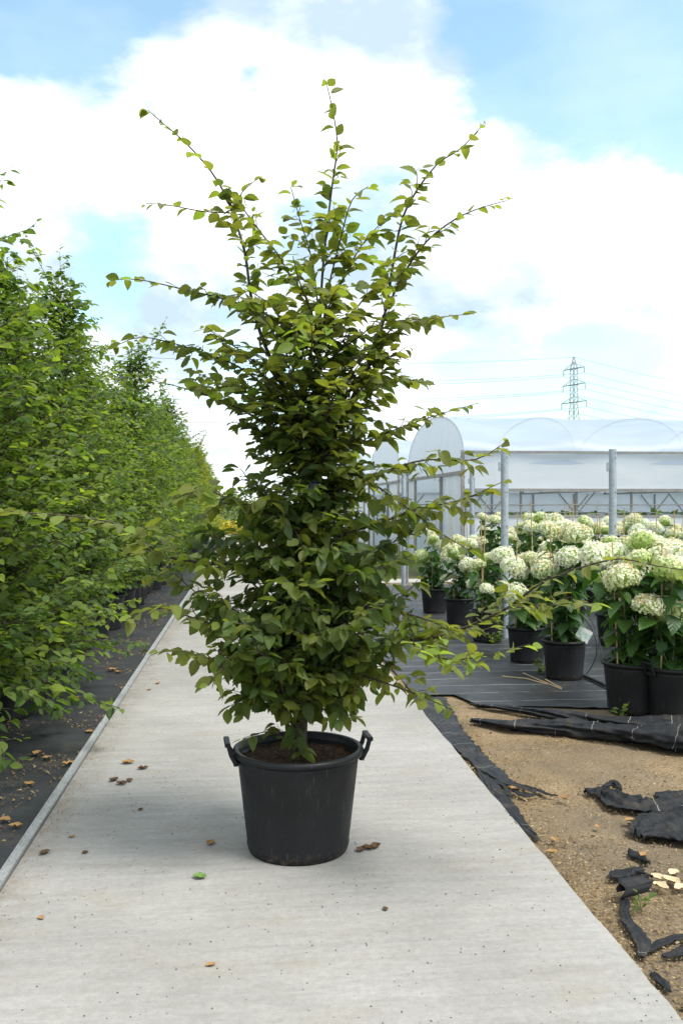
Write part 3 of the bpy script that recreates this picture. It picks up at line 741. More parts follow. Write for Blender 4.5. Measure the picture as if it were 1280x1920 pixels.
# ------------------------------------------------------------------ the row of potted trees on the left
def hedge_proto(seed, h, size=.074, mat='hleaf', tb=.45, dens=1.0, low=.42):
    rng = random.Random(seed); root = empty('hornbeam_tree'); leaves = []
    tp = [Vector((.03 * noise.noise((z * 1.3, seed, 0)), .03 * noise.noise((z * 1.3, seed, 4)), z)) for z in np.linspace(-.04, h - .36 - .35, 12)]
    mb = MB(); mb.tube(tp, [.028 * (1 - .8 * i / 11) for i in range(12)], 7); mb.obj('trunk', M['bark'], root, True)
    hh = h - .36; mb = MB()
    tab = [(0, .46 if low > .3 else .74), (.12, .66 if low > .3 else .84), (.3, .80), (.5, .74), (.68, .58), (.82, .42), (.93, .26), (1, .12)]
    n = int(100 * dens); ph = seed * 1.7
    for i in range(n):
        u = (i + .5) / n; z1 = low - .36 + .03 + (hh - low + .30) * u; ph += 2.39996
        rad = prof(tab, u) * rng.uniform(.55, 1.18); z0 = min(hh - .45, max(.1, z1 - rad * rng.uniform(.3, .9)))
        k = min(11, int((z0 + .04) / (hh - .31) * 11)); a = tp[k].copy(); a.z = z0
        b = Vector((math.cos(ph) * rad, math.sin(ph) * rad, z1 - (.10 if u < .25 else 0)))
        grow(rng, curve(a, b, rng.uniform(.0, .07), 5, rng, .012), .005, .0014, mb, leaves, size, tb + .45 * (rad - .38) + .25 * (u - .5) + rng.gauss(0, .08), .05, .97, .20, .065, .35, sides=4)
    for i in range(7):                                       # wispy leaders
        a = tp[-1 - i // 2].copy(); b = a + Vector((rng.gauss(0, .22), rng.gauss(0, .22), rng.uniform(.3, .75) - .06 * i))
        grow(rng, curve(a, b, .0, 6, rng, .008), .004, .001, mb, leaves, size * .8, tb + .15, .030, .85, .12, .05, .03, sides=4)
    mb.obj('branches', M['bark'], root, True)
    return root, leaves
def pot_copy_group():
    p = pot_thing((0, 0, -.012), .215, .175, .385, 'x', 'pots along the left of the path', seg=28, simple=True); return p
protos = []
for i, (h, d) in enumerate(((3.05, 1.0), (3.35, 1.0), (2.9, 1.0), (3.2, .95), (3.35, 1.2), (3.2, 1.2))): protos.append(hedge_proto(31 + i * 7, h, dens=d, low=.52 if i < 4 else .16))
gold = [hedge_proto(91 + i * 7, 3.0, .085, 'gleaf', .5, .8) for i in range(2)]
HL = [leaves_mesh('leaf', T_LO, [(Vector((0, 0, 0)), Vector((0, 1, 0)), Vector((0, 0, 1)), 1.0, (k_ + .5) / 6)], M['hleaf']) for k_ in range(6)]
for root_, lv_ in protos[4:]:
    lv_.sort(key=lambda l: -math.hypot(l[0].x, l[0].y) * l[3])
    for p, d, nn, sz_, ti in lv_[:150]:
        o = link('leaf', HL[min(5, int(ti * 6))], root_); x = d.cross(nn)
        o.matrix_local = Matrix(((x.x * sz_, d.x * sz_, nn.x * sz_, p.x), (x.y * sz_, d.y * sz_, nn.y * sz_, p.y), (x.z * sz_, d.z * sz_, nn.z * sz_, p.z), (0, 0, 0, 1)))
    del lv_[:150]
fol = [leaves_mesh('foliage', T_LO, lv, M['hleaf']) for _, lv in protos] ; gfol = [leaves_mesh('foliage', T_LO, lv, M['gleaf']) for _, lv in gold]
pp = pot_copy_group(); used = set(); used_pot = False; rng = random.Random(5)
GT = 'potted hornbeams lining the left of the path'
rows = [(-1.60, 5.25, 34.5, .76, 'leafy green potted hornbeam in the row next to the metal edging'), (-2.55, 5.1, 30.0, .95, 'leafy green potted hornbeam in the second row from the metal edging')]
lk = {}
cnt = 0
for ri, (t, s0, s1, ds, lab) in enumerate(rows):
    s = s0; i = 0
    while s < s1:
        far = s > 22
        k = (4 + i % 2) if (s < 7.4 and ri == 0) else (i * 3 + ri * 2 + (i // 4)) % (2 if far else 4); src = (gold if far else protos)[k][0]; key = (far, k)
        if key in used: o = copy_tree(src)
        else:
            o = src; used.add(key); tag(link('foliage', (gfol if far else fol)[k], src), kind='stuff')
        tt = t + rng.uniform(-.05, .05); ss = s + rng.uniform(-.06, .06)
        o.location = pw(tt, ss, .335); o.rotation_euler = (R(rng.uniform(-2.5, 2.5)), R(rng.uniform(-2.5, 2.5)), rng.uniform(0, 6.28)); sc = rng.uniform(.86, 1.08); o.scale = (sc, sc, sc * rng.uniform(.95, 1.05))
        lab_ = lab if k < 4 or far else 'leafy green hornbeam whose low boughs hang over the black fabric'
        tag(o, lab_ if not far else lab.replace('leafy green potted hornbeam', 'yellow-green bushy potted tree'), 'tree', (GT if not far else 'yellow-green potted trees at the far end') + (' (front row)' if ri == 0 else ' (back row)'))
        po = pp if not used_pot else copy_tree(pp); used_pot = True
        po.location = pw(tt, ss, -.014); po.rotation_euler = (0, 0, rng.uniform(0, 6.28))
        tag(po, 'black pot of a hornbeam in the row next to the metal edging' if ri == 0 else 'black pot of a tree in the second row from the metal edging', 'pot', 'pots of the trees along the left' + (' (front row)' if ri == 0 else ' (back row)'))
        s += ds * rng.uniform(.85, 1.15); i += 1
for o in [g_[0] for g_ in protos + gold]:
    if not o.get('label'):
        for c in list(o.children): bpy.data.objects.remove(c)
        bpy.data.objects.remove(o)

# golden planting and far hedge beyond the end of the path
rng = random.Random(12)
def shrub(loc, r, h, mat, n, size, name, label, cat, group):
    root = empty(name, loc); tag(root, label, cat, group); lv = []; mb = MB()
    for i in range(9):
        a = rng.uniform(0, 6.28); mb.tube(curve(Vector((0, 0, -.03)), Vector((math.cos(a) * r * .7, math.sin(a) * r * .7, h * rng.uniform(.5, .9))), .05, 4), [.012, .01, .008, .006, .003], 4)
    mb.obj('stems', M['bark'], root)
    for i in range(n):
        u = rng.random() ** .5; a = rng.uniform(0, 6.28); z = rng.uniform(.06, 1); rr = r * u * math.sqrt(max(.05, 1 - (z - .45) ** 2 * 2.2))
        p = Vector((math.cos(a) * rr, math.sin(a) * rr, z * h * rng.uniform(.85, 1.08)))
        lv.append((p, Vector((rng.gauss(0, 1), rng.gauss(0, 1), rng.gauss(.3, .6))).normalized(), Vector((rng.gauss(0, .6), rng.gauss(0, .6), 1)).normalized(), size * rng.uniform(.7, 1.2), rng.random()))
    tag(link('crown', leaves_mesh('crown', T_LO, lv, mat), root), kind='stuff')
for i in range(9):
    shrub(pw(-1.9 + i * .62, 37.6 + rng.uniform(-.3, .5), -.005), .45, .75 * rng.uniform(.85, 1.15), M['yleaf'], 500, .10, 'golden_shrub', 'low golden yellow shrub at the far end of the concrete path', 'shrub', 'golden shrubs at the end of the path')
for i in range(16):
    shrub(pw(-9 + i * 1.15, 44 + rng.uniform(-.6, .8), -.075), .85, 1.9 * rng.uniform(.8, 1.15), M['hleaf'], 800, .16, 'evergreen_bush', 'dark green bush in the far hedge beyond the golden shrubs', 'bush', 'bushes of the far hedge')

# ------------------------------------------------------------------ galvanised posts, wires
PZ = 1.97
for t, s, lab, brace in ((2.62, 9.18, 'grey galvanised steel post without brace, in the hydrangea row nearest the path', 0), (3.77, 9.18, 'grey galvanised steel post rising behind the big white hydrangeas, second row from the path', 0), (2.60, 15.2, 'grey galvanised end post with slanted brace, in the row nearest the path', 1), (3.77, 15.2, 'grey galvanised end post with slanted brace, in front of the polytunnel corner', 1)):
    root = empty('steel_post', pw(t, s, -.03), ANG); tag(root, lab, 'post', 'galvanised posts')
    mb = MB(); mb.tube([(0, 0, -.1), (0, 0, PZ)], .039, 16, cap=False); mb.tube([(0, 0, PZ - .004), (0, 0, PZ)], .036, 16); mb.obj('tube', M['galv'], root, False)
    for zz in (PZ - .04, PZ - .09, PZ - .45, PZ - .8):
        mb = MB(); mb.tube([(.012, -.036, zz), (.012, -.0405, zz)], .006, 8); mb.obj('bolt_hole', M['rubber'], root)
    mb = MB(); mb.box(-.062, -.036, -.012, .012, PZ - .23, PZ - .14); mb.obj('bracket', M['galv'], root)
    if brace: mb = MB(); mb.tube([(.03, .0, PZ - .12), (.16, .55, -.1)], .026, 10); mb.obj('brace', M['galv'], root)
for t in (2.62, 3.77):
    for z in (1.16, 1.32):
        mb = MB(); mb.tube([pw(t - .045, 9.18 - 3.3 + 9.4 * k / 20, z - .05 * math.sin(PI * k / 20 * 3) ** 2) for k in range(21)], .0022, 4)
        tag(mb.obj('support_wire', M['galv']), 'thin support wire strung past the posts above the hydrangeas', 'wire', 'support wires')

# ------------------------------------------------------------------ hydrangeas
def head_mesh(seed, green, brown, nfl=330):
    rng = random.Random(seed); vs = []; fs = []; tt = []
    mb = MB()
    mb.lathe([(.02, -.55), (.45, -.45), (.74, -.15), (.80, .15), (.62, .48), (.30, .68), (.001, .74)], 14, tint=.12)
    for i in range(nfl):
        cz = 1 - 1.62 * (i + .5) / nfl; ph = i * 2.39996 + rng.gauss(0, .12); st = math.sqrt(max(0, 1 - cz * cz))
        lump = 1 + .11 * noise.noise((st * math.cos(ph) * 2.4, st * math.sin(ph) * 2.4, cz * 2.4 + seed))
        n = Vector((st * math.cos(ph), st * math.sin(ph), cz)); c = Vector((n.x, n.y, n.z * .80)) * lump * rng.uniform(.90, 1.06)
        nn = (n + Vector((rng.gauss(0, .3), rng.gauss(0, .3), rng.gauss(0, .3)))).normalized(); a = nn.orthogonal().normalized(); b = nn.cross(a); r0 = rng.uniform(0, PI)
        s = rng.uniform(.085, .125)
        g = .80 - green * (.55 * (1 - (cz + .62) / 1.62)) - green * .18 + rng.gauss(0, .06)
        if cz > .05 and rng.random() < brown * (.35 + .65 * cz): g = rng.uniform(.90, 1)
        g = max(.02, g) if g >= .9 else max(.02, min(.87, g))
        for q in range(4):
            th = r0 + q * PI / 2; d = a * math.cos(th) + b * math.sin(th); e = a * -math.sin(th) + b * math.cos(th)
            mb.add([c, c + d * s * .62 + e * s * .48 + nn * s * .22, c + d * s * 1.12 + nn * s * rng.uniform(.0, .3), c + d * s * .62 - e * s * .48 + nn * s * .22], [(0, 3, 2, 1)], g)
    return mb.mesh('flower_head', M['floret'])
HEADS = [head_mesh(i, g_, b_) for i, (g_, b_) in enumerate(((.45, .34), (.8, .22), (1.3, .05), (.25, .06), (.5, .55), (1.8, .03)))]
HYL = [leaves_mesh('leaf', T_HY, [(Vector((0, 0, 0)), Vector((0, 1, 0)), Vector((0, 0, 1)), 1.0, t_)], M['hyleaf']) for t_ in (.12, .35, .55, .75, .95)]
def hydrangea(loc, seed, label, group, z0, near, heads=10, top=1.15, spread=.34, rot=None, hs=1.0):
    rng = random.Random(seed); root = empty('hydrangea', loc); tag(root, label, 'hydrangea', group); mb = MB(); lv = []
    for i in range(heads):
        ph = i * 2.39996 + seed; rad = spread * math.sqrt((i + .6) / heads) * rng.uniform(.8, 1.15)
        zt = (top - z0) * (rng.uniform(.78, 1.0) if i < heads * .5 else rng.uniform(.50, .92)) - .14 * (rad / spread) ** 2
        a = Vector((math.cos(ph) * .035, math.sin(ph) * .035, -.05)); b = Vector((math.cos(ph) * rad, math.sin(ph) * rad, zt - .06))
        poly = curve(a, b, .06, 7, rng, .006)
        mb.tube(poly, [.0055, .005, .005, .0045, .004, .004, .0035, .0035], 5)
        o = link('flower_head', HEADS[rng.choice((0, 0, 1, 1, 2, 3, 3, 4, 4, 5) if zt < .55 * (top - z0) + .1 else (0, 0, 1, 3, 3, 4, 4, 1))], root)
        hr = rng.uniform(.075, .122) * hs * (.8 if zt < .4 else 1); o.scale = (hr, hr, hr * rng.uniform(.85, 1.05)); o.location = b + Vector((0, 0, hr * .35))
        tl = rng.uniform(.1, .85); o.rotation_euler = (-math.sin(ph) * tl, math.cos(ph) * tl, rng.uniform(0, 6))
        s = 0
        for p, T, ar in walk(poly, lambda: rng.uniform(.05, .085), .10):
            for sd in (-1, 1):
                az = s * 1.3 + (PI if sd > 0 else 0) + ph; d = Vector((math.cos(az), math.sin(az), rng.uniform(-1.0, .15))).normalized()
                n = (UP + Vector((math.cos(az) * .55, math.sin(az) * .55, 0)) + Vector((rng.gauss(0, .25), rng.gauss(0, .25), 0))); n = (n - d * n.dot(d)).normalized()
                lv.append((p + d * .025, d, n, rng.uniform(.10, .155) * (1.0 if ar > .15 else .75), max(0, min(1, rng.gauss(.42, .22)))))
            s += 1
    mb.obj('stems', M['stem'], root, True)
    if near:
        lv.sort(key=lambda l: -(l[3] * (1.5 - (l[0] + Vector(loc)).y * .1))); sep = lv[:110]; rest = lv[110:]
        for p, d, nn, s, ti in sep:
            o = link('leaf', HYL[min(4, int(ti * 5))], root); x = d.cross(nn)
            o.matrix_local = Matrix(((x.x * s, d.x * s, nn.x * s, p.x), (x.y * s, d.y * s, nn.y * s, p.y), (x.z * s, d.z * s, nn.z * s, p.z), (0, 0, 0, 1)))
    else: rest = lv
    if rest: tag(link('foliage', leaves_mesh('foliage', T_HY, rest, M['hyleaf']), root), kind='stuff')
    return root
def cane(t, s, h, lean, lab, group):
    p = pw(t, s, .22); mb = MB(); q = p + Vector((lean[0], lean[1], h - .22))
    pts = [p.lerp(q, k / 8) for k in range(9)]; mb.tube(pts, [.0058 - .0002 * k for k in range(9)], 7)
    for k in range(1, 8): mb.tube([pts[k] - (q - p).normalized() * .003, pts[k] + (q - p).normalized() * .003], .0068, 7)
    tag(mb.obj('bamboo_cane', M['cane']), lab, 'cane', group)
spec = []     # t, s, pot radius, label bit, near
for px_, Y, lab in ((1264, 5.93, 'with a side handle, nearest the folded black fabric'), (1184, 6.10, 'beside the handled pot, fed by a hose'), (1057, 7.25, 'with a white card label stuck in it'), (987, 8.02, 'between the card-labelled pot and the steel post'), (913, 9.20, 'tucked in behind the first steel post'), (861, 10.45, 'next to the last one in the front row'), (814, 11.6, 'at the far end of the front row')):
    X = (px_ - 640) / F * Y; t, s = to_ts(Vector((X, Y, 0))); spec.append((t, s, lab, True))
rng = random.Random(9)
for t, sa, sb in ((3.62, 7.6, 14.8), (4.80, 9.2, 14.9), (6.0, 11.4, 15.0)):
    s = sa
    while s < sb: spec.append((t + rng.uniform(-.08, .08), s, None, False)); s += rng.uniform(.95, 1.2)
for i, (t, s, lab, first) in enumerate(spec):
    loc = pw(t, s, -.004); near = i < 4
    rp = .185 if i < 2 else .168; hp = .335 if i < 2 else .31
    lp = ('black pot ' + lab) if lab else 'black hydrangea pot in the rows beyond the second steel post'
    pot_thing((loc.x, loc.y, -.008), rp, rp * .84, hp, lp, 'hydrangea pots', handles=(i == 0), seg=36 if near else 24, rz=R(20), fill=.04, simple=not near)
    z0 = hp - .05
    lh = ('white hydrangea in the black pot ' + lab) if lab else 'white and cream hydrangea in the rows beyond the second steel post'
    hydrangea((loc.x, loc.y, z0), 100 + i * 13, lh, 'white hydrangeas in pots', z0, near, (9, 9, 8, 6, 6, 6, 6)[i] if i < 7 else 7, (1.14, 1.17, 1.27, .98, .95, .99, 1.06)[i] if i < 7 else rng.uniform(1.02, 1.3), (.33, .33, .27, .23, .23, .24, .24)[i] if i < 7 else .30, hs=1.05 if i > 2 else 1.12)
    for k in range(2 if i < 10 else 1):
        a = rng.uniform(0, 6.28) if i > 1 else (3.6, 5.2)[k]; dt, ds = .10 * math.cos(a), .10 * math.sin(a)
        if i < 4: dt, ds = ((-.12, -.06), (.09, .05))[k]
        cane(t + dt, s + ds, rng.uniform(1.18, 1.42) if i > 1 else 1.12, (rng.gauss(0, .04), rng.gauss(0, .03)), 'bamboo cane in the pot ' + (lab if lab else 'of a hydrangea beyond the second steel post'), 'bamboo canes in the hydrangea pots')
# card label in the third pot
t3, s3 = spec[2][0], spec[2][1]; c3 = pw(t3 + .09, s3 - .12, .31)
root = empty('plant_label', c3, R(-20)); tag(root, 'white printed card label stuck in the hydrangea pot', 'label')
P = [[(-.055 + .11 * i, -.02 * j, .10 * j - .005 + .0) for j in range(2)] for i in range(2)]
me = grid_mesh('card', P, [[(i, j) for j in range(2)] for i in range(2)], M['card'], smooth=False); o = link('card', me, root); o.rotation_euler = (R(-18), R(28), 0); sm = o.modifiers.new('solid', 'SOLIDIFY'); sm.thickness = .001
mb = MB(); mb.bar((0, 0, -.08), (0, 0, .03), .012, .002); mb.obj('stake', M['skirt'], root)
# irrigation hose and thin feed tubes
h = MB(); hp_ = [gp(1092, 1266, .012), gp(1110, 1274, .012), gp(1132, 1284, .012), gp(1160, 1296, .012)]
h.tube(hp_, .013, 10); tag(h.obj('hose', M['rubber'], smooth=True), 'thick black irrigation hose lying on the fabric between two hydrangea pots', 'hose')
for k, (x0, y0, xm, ym, x1, y1) in enumerate(((1095, 1160, 1140, 1215, 1098, 1264), (1100, 1150, 1128, 1190, 1135, 1284))):
    a = at(x0, y0, 7.3); b = gp(x1, y1, .01); m_ = at(xm, ym, 7.2); pts = [(1 - u) ** 2 * a + 2 * u * (1 - u) * m_ + u * u * b for u in [i / 14 for i in range(15)]]
    mb = MB(); mb.tube(pts, .0032, 6); tag(mb.obj('feed_tube', M['rubber'], smooth=True), 'thin black feed tube looping down to the irrigation hose', 'tube', 'feed tubes')

# ------------------------------------------------------------------ torn and folded ground fabric on the soil
def ribbon(name, path, widths, label, seed, lift=.02, nu=90, nv=16, fold=2.0, z=-.015, group='torn black fabric pieces', ragged=.12):
    pts = [gp(x, y, z) for x, y in path]; tot = plen(pts); P = []; UV = []
    W = lambda u: np.interp(u, np.linspace(0, 1, len(widths)), widths)
    st = walk(pts, tot / nu * .9999, 0.0)[:nu + 1]
    for i, (p, T, a) in enumerate(st):
        u = a / tot; i0 = max(0, i - 5); i1 = min(len(st) - 1, i + 5); T = (st[i1][0] - st[i0][0]).normalized(); N = Vector((T.y, -T.x, 0)); w = W(u); row = []; ur = []
        for j in range(nv + 1):
            v = j / nv - .5; rg = 1 + (ragged * noise.noise((u * 9 * tot, 7 if v > 0 else 3, seed)) + .22 * noise.noise((a * 55, 2 if v > 0 else 9, seed)) + .12 * noise.noise((a * 140, 2 if v > 0 else 9, seed))) * abs(v) * 3
            zz = abs(noise.noise((u * tot * 3.0, v * fold * 2, seed))) * lift * 1.3 + lift * 1.5 * (.4 - abs(noise.noise((a * 7 + v * 5, v * 6 - a * 4, seed + 3)))) + lift * .5 * abs(noise.noise((a * 30, v * w * 30, seed))) + .35 * lift * math.sin(v * PI * 2 * fold + u * 5) ** 2
            row.append(p + N * v * w * rg + UP * (zz * (1 - abs(v) ** 3 * 4) + .004)); ur.append((v * w, a))
        P.append(row); UV.append(ur)
    o = link(name, grid_mesh(name, P, UV, M['scrap'] if name == 'fabric_strip' else M['tatter'])); sm = o.modifiers.new('solid', 'SOLIDIFY'); sm.thickness = .0014; sm.offset = 1
    return tag(o, label, 'fabric', group)
def roll(path, rad, label, seed, flat=.6, nu=150, nv=30, z=0.0):
    pts = [gp(x, y, z) for x, y in path]; tot = plen(pts); P = []; UV = []
    st = walk(pts, tot / nu * .9999, 0.0)[:nu + 1]
    for i, (p, T, a) in enumerate(st):
        i0 = max(0, i - 4); i1 = min(len(st) - 1, i + 4); T = (st[i1][0] - st[i0][0]).normalized(); N = Vector((T.y, -T.x, 0)); row = []; ur = []
        r = np.interp(a / tot, np.linspace(0, 1, len(rad)), rad)
        for j in range(nv):
            th = 2 * PI * j / nv; k = 1 + .45 * noise.noise((a * 2.2, math.cos(th) * 1.2, math.sin(th) * 1.2 + seed)) + 1.15 * (.20 - abs(noise.noise((a * 1.6, th * 1.5 + a * 3.4, seed)))) + .2 * noise.noise((a * 7, math.cos(th) * 3.5, math.sin(th) * 3.5 + seed))
            row.append(p + N * math.cos(th) * r * k * 1.25 + UP * (r * flat + math.sin(th) * r * flat * k - .006)); ur.append((th * r, a))
        P.append(row); UV.append(ur)
    o = link('fabric_roll', grid_mesh('fabric_roll', P, UV, M['scrap'], closed=True)); return tag(o, label, 'fabric')
roll([(884, 1352), (960, 1366), (1060, 1372), (1160, 1384), (1300, 1404)], [.02, .05, .062, .072, .11], 'thick folded roll of black woven fabric on the edge of the bare soil', 3)
roll([(905, 1322), (980, 1336), (1060, 1350), (1140, 1362), (1300, 1374)], [.012, .036, .048, .06, .085], 'black woven fabric fold lying behind the thickest roll, below the hydrangea pots', 8)
roll([(880, 1320), (930, 1324), (1010, 1334), (1090, 1346), (1140, 1352)], [.008, .016, .022, .024, .02], 'thin rolled hem of black fabric nearest the hydrangeas', 12, z=.0)
ribbon('fabric_strip', [(800, 1310), (815, 1335), (838, 1362), (870, 1402), (915, 1445), (955, 1472), (1005, 1488)], [.25, .24, .17, .15, .13, .11, .03], 'long torn strip of black fabric running beside the concrete edge', 5, .012, 80, 12, 1.5)
ribbon('fabric_scrap', [(893, 1400), (915, 1470), (945, 1510), (975, 1545), (1010, 1580)], [.03, .07, .10, .08, .02], 'dirty torn scrap of black fabric half buried by the concrete edge', 15, .006, 50, 10, 1.2)
ribbon('fabric_scrap', [(1098, 1492), (1130, 1490), (1165, 1510), (1200, 1518), (1240, 1520), (1300, 1505)], [.06, .13, .20, .16, .10, .08], 'crumpled black fabric scrap with a curled end on the bare soil', 17, .028, 60, 18, 2.6)
ribbon('fabric_scrap', [(1196, 1575), (1215, 1568), (1250, 1562), (1345, 1552)], [.08, .34, .50, .62], 'wide sheet of black fabric with a white line lying on the soil', 23, .026, 70, 24, 1.6, ragged=.2)
ribbon('fabric_scrap', [(1170, 1690), (1168, 1712), (1182, 1740), (1205, 1770), (1200, 1800)], [.035, .03, .045, .055, .02], 'narrow torn ribbon of black fabric trailing below the curled tube', 29, .010, 60, 8, 1.0, ragged=.4)
ribbon('fabric_scrap', [(1215, 1788), (1235, 1772), (1262, 1764), (1300, 1762)], [.015, .03, .03, .05], 'thin grey fabric tatter branching off the trailing ribbon', 31, .008, 40, 8, 1.0, ragged=.5)
ribbon('fabric_scrap', [(1222, 1828), (1240, 1845), (1255, 1864)], [.02, .035, .008], 'small black fabric sliver close to the corner of the concrete', 33, .008, 24, 8, 1.0, ragged=.6)
ribbon('fabric_scrap', [(1142, 1652), (1165, 1644), (1205, 1636)], [.03, .07, .03], 'short dark fabric flap above the curled tube', 35, .016, 40, 8, 1.0, ragged=.6)
ribbon('fabric_scrap', [(1240, 1800), (1262, 1795), (1310, 1780)], [.01, .05, .08], 'brown-edged black fabric tatter half buried in wood chips', 37, .014, 40, 8, 1.0, ragged=.6)
for i, (pts, w) in enumerate((([(925, 1460), (945, 1480), (960, 1500)], .05), ([(960, 1485), (985, 1495), (1012, 1492)], .05), ([(940, 1520), (958, 1535), (975, 1560)], .045), ([(1000, 1480), (1025, 1492), (1045, 1496)], .03), ([(905, 1440), (915, 1470), (935, 1500)], .04), ([(975, 1550), (990, 1562), (1005, 1570)], .03))):
    ribbon('fabric_shred', pts, [w * .4, w, w * .7, w * .2], 'small shred of black fabric in the chips between the torn strip and the concrete', 60 + i * 3, .009, 26, 8, 1.0, group='fabric shreds by the concrete edge', ragged=.8)
for i, (pts, w) in enumerate((([(1180, 1600), (1200, 1612), (1215, 1625)], .06), ([(1185, 1632), (1200, 1640), (1222, 1650)], .05), ([(1130, 1478), (1150, 1470), (1165, 1486)], .05), ([(1230, 1500), (1255, 1490), (1290, 1488)], .07))):
    ribbon('fabric_shred', pts, [w * .4, w, w * .7, w * .2], 'small shred of black fabric on the soil around the wide fabric sheet', 90 + i * 3, .014, 26, 8, 1.0, group='fabric shreds by the wide sheet', ragged=.8)
# curled piece of fabric standing up like an open tube
P = []; UV = []; c0 = gp(1190, 1672, 0)
for i in range(26):
    th = -0.9 + 4.6 * i / 25; r = (.034 + .007 * math.sin(th * 2)) * (1 + .2 * noise.noise((th, 1, 1))); row = []; ur = []
    for j in range(7):
        u = j / 6; row.append(c0 + Vector((-.06 + (.115 + .03 * noise.noise((th * 2, 5, 5))) * u + .01 * math.sin(th * 3), -.03 + .10 * u * .5 + math.cos(th) * r * (1 - .2 * u), .040 - .018 + math.sin(th) * r * .85 * (1 - .15 * u)))); ur.append((th * r, u * .2))
    P.append(row); UV.append(ur)
o = link('fabric_curl', grid_mesh('fabric_curl', P, UV, M['tatter'])); sm = o.modifiers.new('solid', 'SOLIDIFY'); sm.thickness = .003
tag(o, 'black fabric curled into an open tube on the bare soil', 'fabric')

# ------------------------------------------------------------------ loose chips, grit, dry leaves, weeds
rng = random.Random(44); mb = MB()
def chip(mb, p, s, tint):
    a = rng.uniform(0, 6.28); d = Vector((math.cos(a), math.sin(a), rng.gauss(0, .25))); e = Vector((-math.sin(a), math.cos(a), rng.gauss(0, .3))); l = s; w = s * rng.uniform(.25, .6)
    mb.add([p - d * l - e * w * .5, p + d * l * .8 - e * w, p + d * l + e * w * .6, p - d * l * .7 + e * w, p + UP * s * .5], [(0, 1, 4), (1, 2, 4), (2, 3, 4), (3, 0, 4)], tint)
n = 0
while n < 22000:
    Y = 2.0 + 5.2 * rng.random() ** 1.4; x = rng.uniform(0, 1); t, s = TR + .0 + (3.2 - TR) * x ** 1.5, Y
    if s > MATS - .1 - (t - 1.6) * .2: continue
    dens = noise.noise((t * 2.2, s * 2.2, 1)) + .25 + (.5 if t < TR + .22 else 0)
    if rng.random() > dens + .3: continue
    chip(mb, pw(t, s, -.016 + rng.uniform(0, .006)), (.0018 + .006 * rng.random() ** 2) * (1.6 if rng.random() < .04 else 1), rng.betavariate(1.6, 1.6)); n += 1
tag(mb.obj('wood_chips', M['chips']), 'loose wood chips and husks scattered over the bare soil', 'chips', kind='stuff')
mb = MB(); n = 0
while n < 4200:
    s = 2.2 + 12 * rng.random() ** 1.6; t = TL - .06 - 1.2 * rng.random() ** 1.3
    if noise.noise((t * 3.1, s * 2.3, 6)) + .5 * noise.noise((t * 8, s * 7, 2)) < .12: continue
    chip(mb, pw(t, s, -.004 + rng.uniform(0, .006)), .003 + .010 * rng.random() ** 2, rng.betavariate(2, 2.6)); n += 1
tag(mb.obj('leaf_litter', M['chips']), 'crumbled brown leaf litter on the black fabric left of the path', 'litter', kind='stuff')
mb = MB()
for i in range(4200):
    s = 1.6 + 8 * rng.random() ** 1.8; t = rng.uniform(TL + .02, TR - .02) if i % 4 else TL + .01 + .12 * rng.random() ** 2
    p = pw(t, s, .001); r = .0008 + .0028 * rng.random() ** 2.2
    vs = [p + Vector((math.cos(k * 1.2566) * r * rng.uniform(.7, 1.2), math.sin(k * 1.2566) * r * rng.uniform(.7, 1.2), 0)) for k in range(5)] + [p + UP * r * .8]
    mb.add(vs, [(k, (k + 1) % 5, 5) for k in range(5)])
tag(mb.obj('grit', M['grit']), 'tiny dark grit sprinkled on the concrete path', 'grit', kind='stuff')
def dry(p, size, mat, label, group, seed):
    r_ = random.Random(seed); P = []; UV = []
    for i in range(7):
        u = i / 6; w = math.sin(PI * min(1, u * .97 + .02)) ** .8 * .33; row = []; ur = []
        for j in range(5):
            v = j / 2 - 1; row.append(((u - .5), v * w * (1 + .25 * noise.noise((u * 6, v * 3, seed))), .30 * abs(v) ** 1.7 * r_.uniform(.6, 1.2) * w * 2 + .5 * (u - .5) ** 2 + .10 * noise.noise((u * 5, v * 4, seed)) + .06)); ur.append((u, v))
        P.append(row); UV.append(ur)
    o = link('fallen_leaf', grid_mesh('fallen_leaf', P, UV, mat), None, p, r_.uniform(0, 6.28)); o.scale = (size,) * 3
    return tag(o, label, 'leaf', group)
D = M['drygold']; K = M['drydark']; PL = M['drypale']; G = M['greenlf']
for i, (x, y, s, m_) in enumerate(((240, 1432, .07, D), (268, 1442, .06, K), (214, 1464, .06, K), (228, 1471, .06, K), (243, 1465, .05, K), (395, 1583, .05, D), (264, 1519, .03, K), (296, 1282, .05, D), (280, 1294, .04, D), (77, 1723, .03, D), (395, 1811, .03, D), (722, 1706, .03, K), (84, 1601, .05, K), (160, 1600, .03, K), (135, 1570, .03, D))):
    dry(gp(x, y, .0), s, m_, 'curled brown dry leaf lying on the concrete path', 'dry leaves on the path', i)
dry(gp(374, 1647, .0), .055, G, 'single fresh green leaf fallen on the concrete path', None, 50)
for i in range(3): dry(gp(676 + i * 14, 1595 - i * 3, .0), .055, K, 'dark shrivelled leaf on the concrete just right of the big pot', 'dark leaves beside the big pot', 60 + i)
for i, (x, y, s) in enumerate(((70, 1415, .08), (90, 1423, .06), (55, 1472, .06), (130, 1434, .07), (30, 1551, .06), (168, 1374, .06), (252, 1174, .09), (210, 1258, .09), (222, 1262, .07), (145, 1310, .06), (10, 1540, .06))):
    dry(gp(x, y, -.008), s, D, 'curled brown dry leaf on the black fabric beside the metal edging', 'dry leaves on the left fabric', 80 + i)
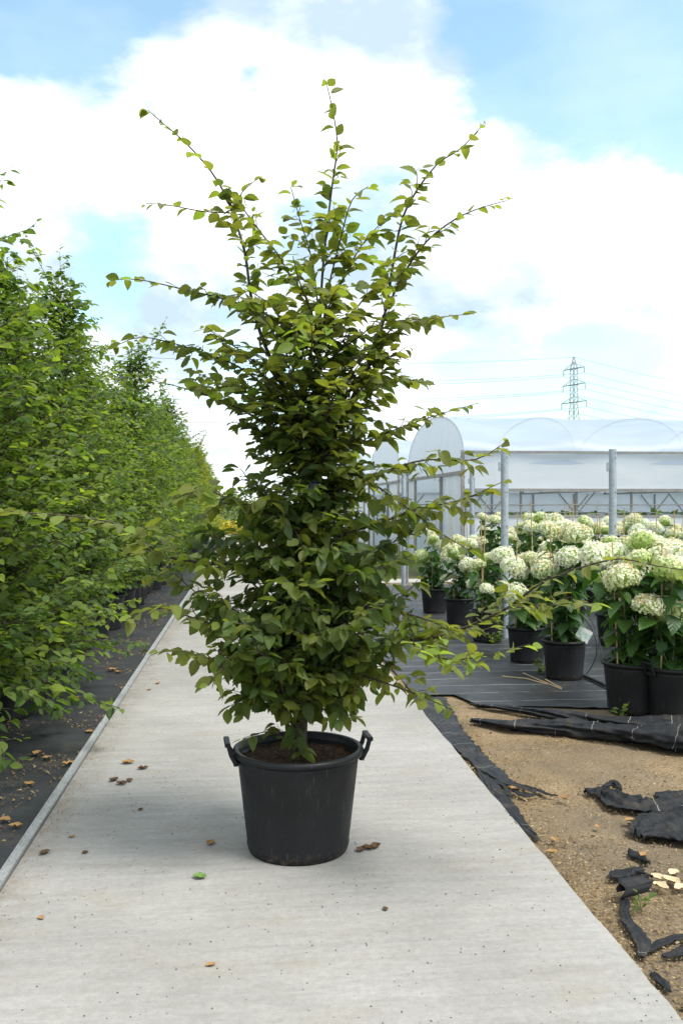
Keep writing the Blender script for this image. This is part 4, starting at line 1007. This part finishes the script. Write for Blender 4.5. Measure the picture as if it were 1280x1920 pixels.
for i, (x, y, s) in enumerate(((1234, 1650, .07), (1262, 1640, .06), (1258, 1656, .08), (1238, 1666, .07), (1275, 1668, .06))):
    dry(gp(x, y, -.012), s, PL, 'pale papery dry leaf on the soil beside the curled fabric tube', 'pale leaves on the soil', 110 + i)
for i, (x, y, s) in enumerate(((1094, 1380, .06), (1040, 1577, .05), (1056, 1498, .05), (848, 1258, .07), (1035, 1600, .05), (1120, 1552, .04), (1205, 1605, .05), (1010, 1262, .06), (960, 1480, .05), (1180, 1540, .05))):
    dry(gp(x, y, -.006), s, D if i != 0 else PL, 'small brown dry leaf on the soil and fabric right of the path', 'dry leaves right of the path', 130 + i)
for i, pts in enumerate((((940, 1268), (985, 1272), (1025, 1283)), ((980, 1262), (1010, 1275), (1052, 1292)), ((1022, 1274), (1040, 1284), (1052, 1290)))):
    mb = MB(); mb.tube([gp(x, y, .004) for x, y in pts], [.005, .004, .003], 6); tag(mb.obj('dry_twig', M['cane']), 'dry brown twig lying on the fabric in front of the card-labelled pot', 'twig', 'dry twigs on the fabric')
def weed(p, h, n, label, seed, size=.05, mat='hleaf'):
    r_ = random.Random(seed); root = empty('weed', p); tag(root, label, 'weed', 'weeds beside the pots'); mb = MB(); lv = []
    for i in range(n):
        a = r_.uniform(0, 6.28); q = Vector((math.cos(a) * h * .5, math.sin(a) * h * .5, h * r_.uniform(.5, 1))); c = curve(Vector((0, 0, -.01)), q, .01, 4); mb.tube(c, .0015, 4)
        s = 1
        for p2, T, ar in walk(c, .022, .015): s = -s; put_leaf(r_, lv, p2, T, s, size, r_.gauss(.6, .2), (-20, 25))
    mb.obj('stems', M['stem'], root); tag(link('leaves', leaves_mesh('leaves', T_LO, lv, M[mat]), root), kind='stuff')
weed(gp(926, 1206, -.006), .14, 6, 'small green weed growing at the foot of the steel post', 1)
weed(gp(1160, 1345, -.006), .09, 3, 'tiny green seedling in front of the hose-fed pot', 2)
weed(gp(1018, 1262, -.006), .12, 5, 'green weed beside the card-labelled pot', 3)
weed(gp(1200, 1706, -.012), .05, 5, 'small pale green weed beside the trailing fabric ribbon', 4, .03)
weed(gp(270, 1222, -.012), .08, 6, 'tuft of green weed growing against the metal edging', 5, .03)
weed(gp(214, 1318, -.012), .05, 4, 'small weed sprouting on the left fabric by the edging', 6, .025)
scene.render.engine = 'CYCLES'
scene.cycles.transparent_max_bounces = 16
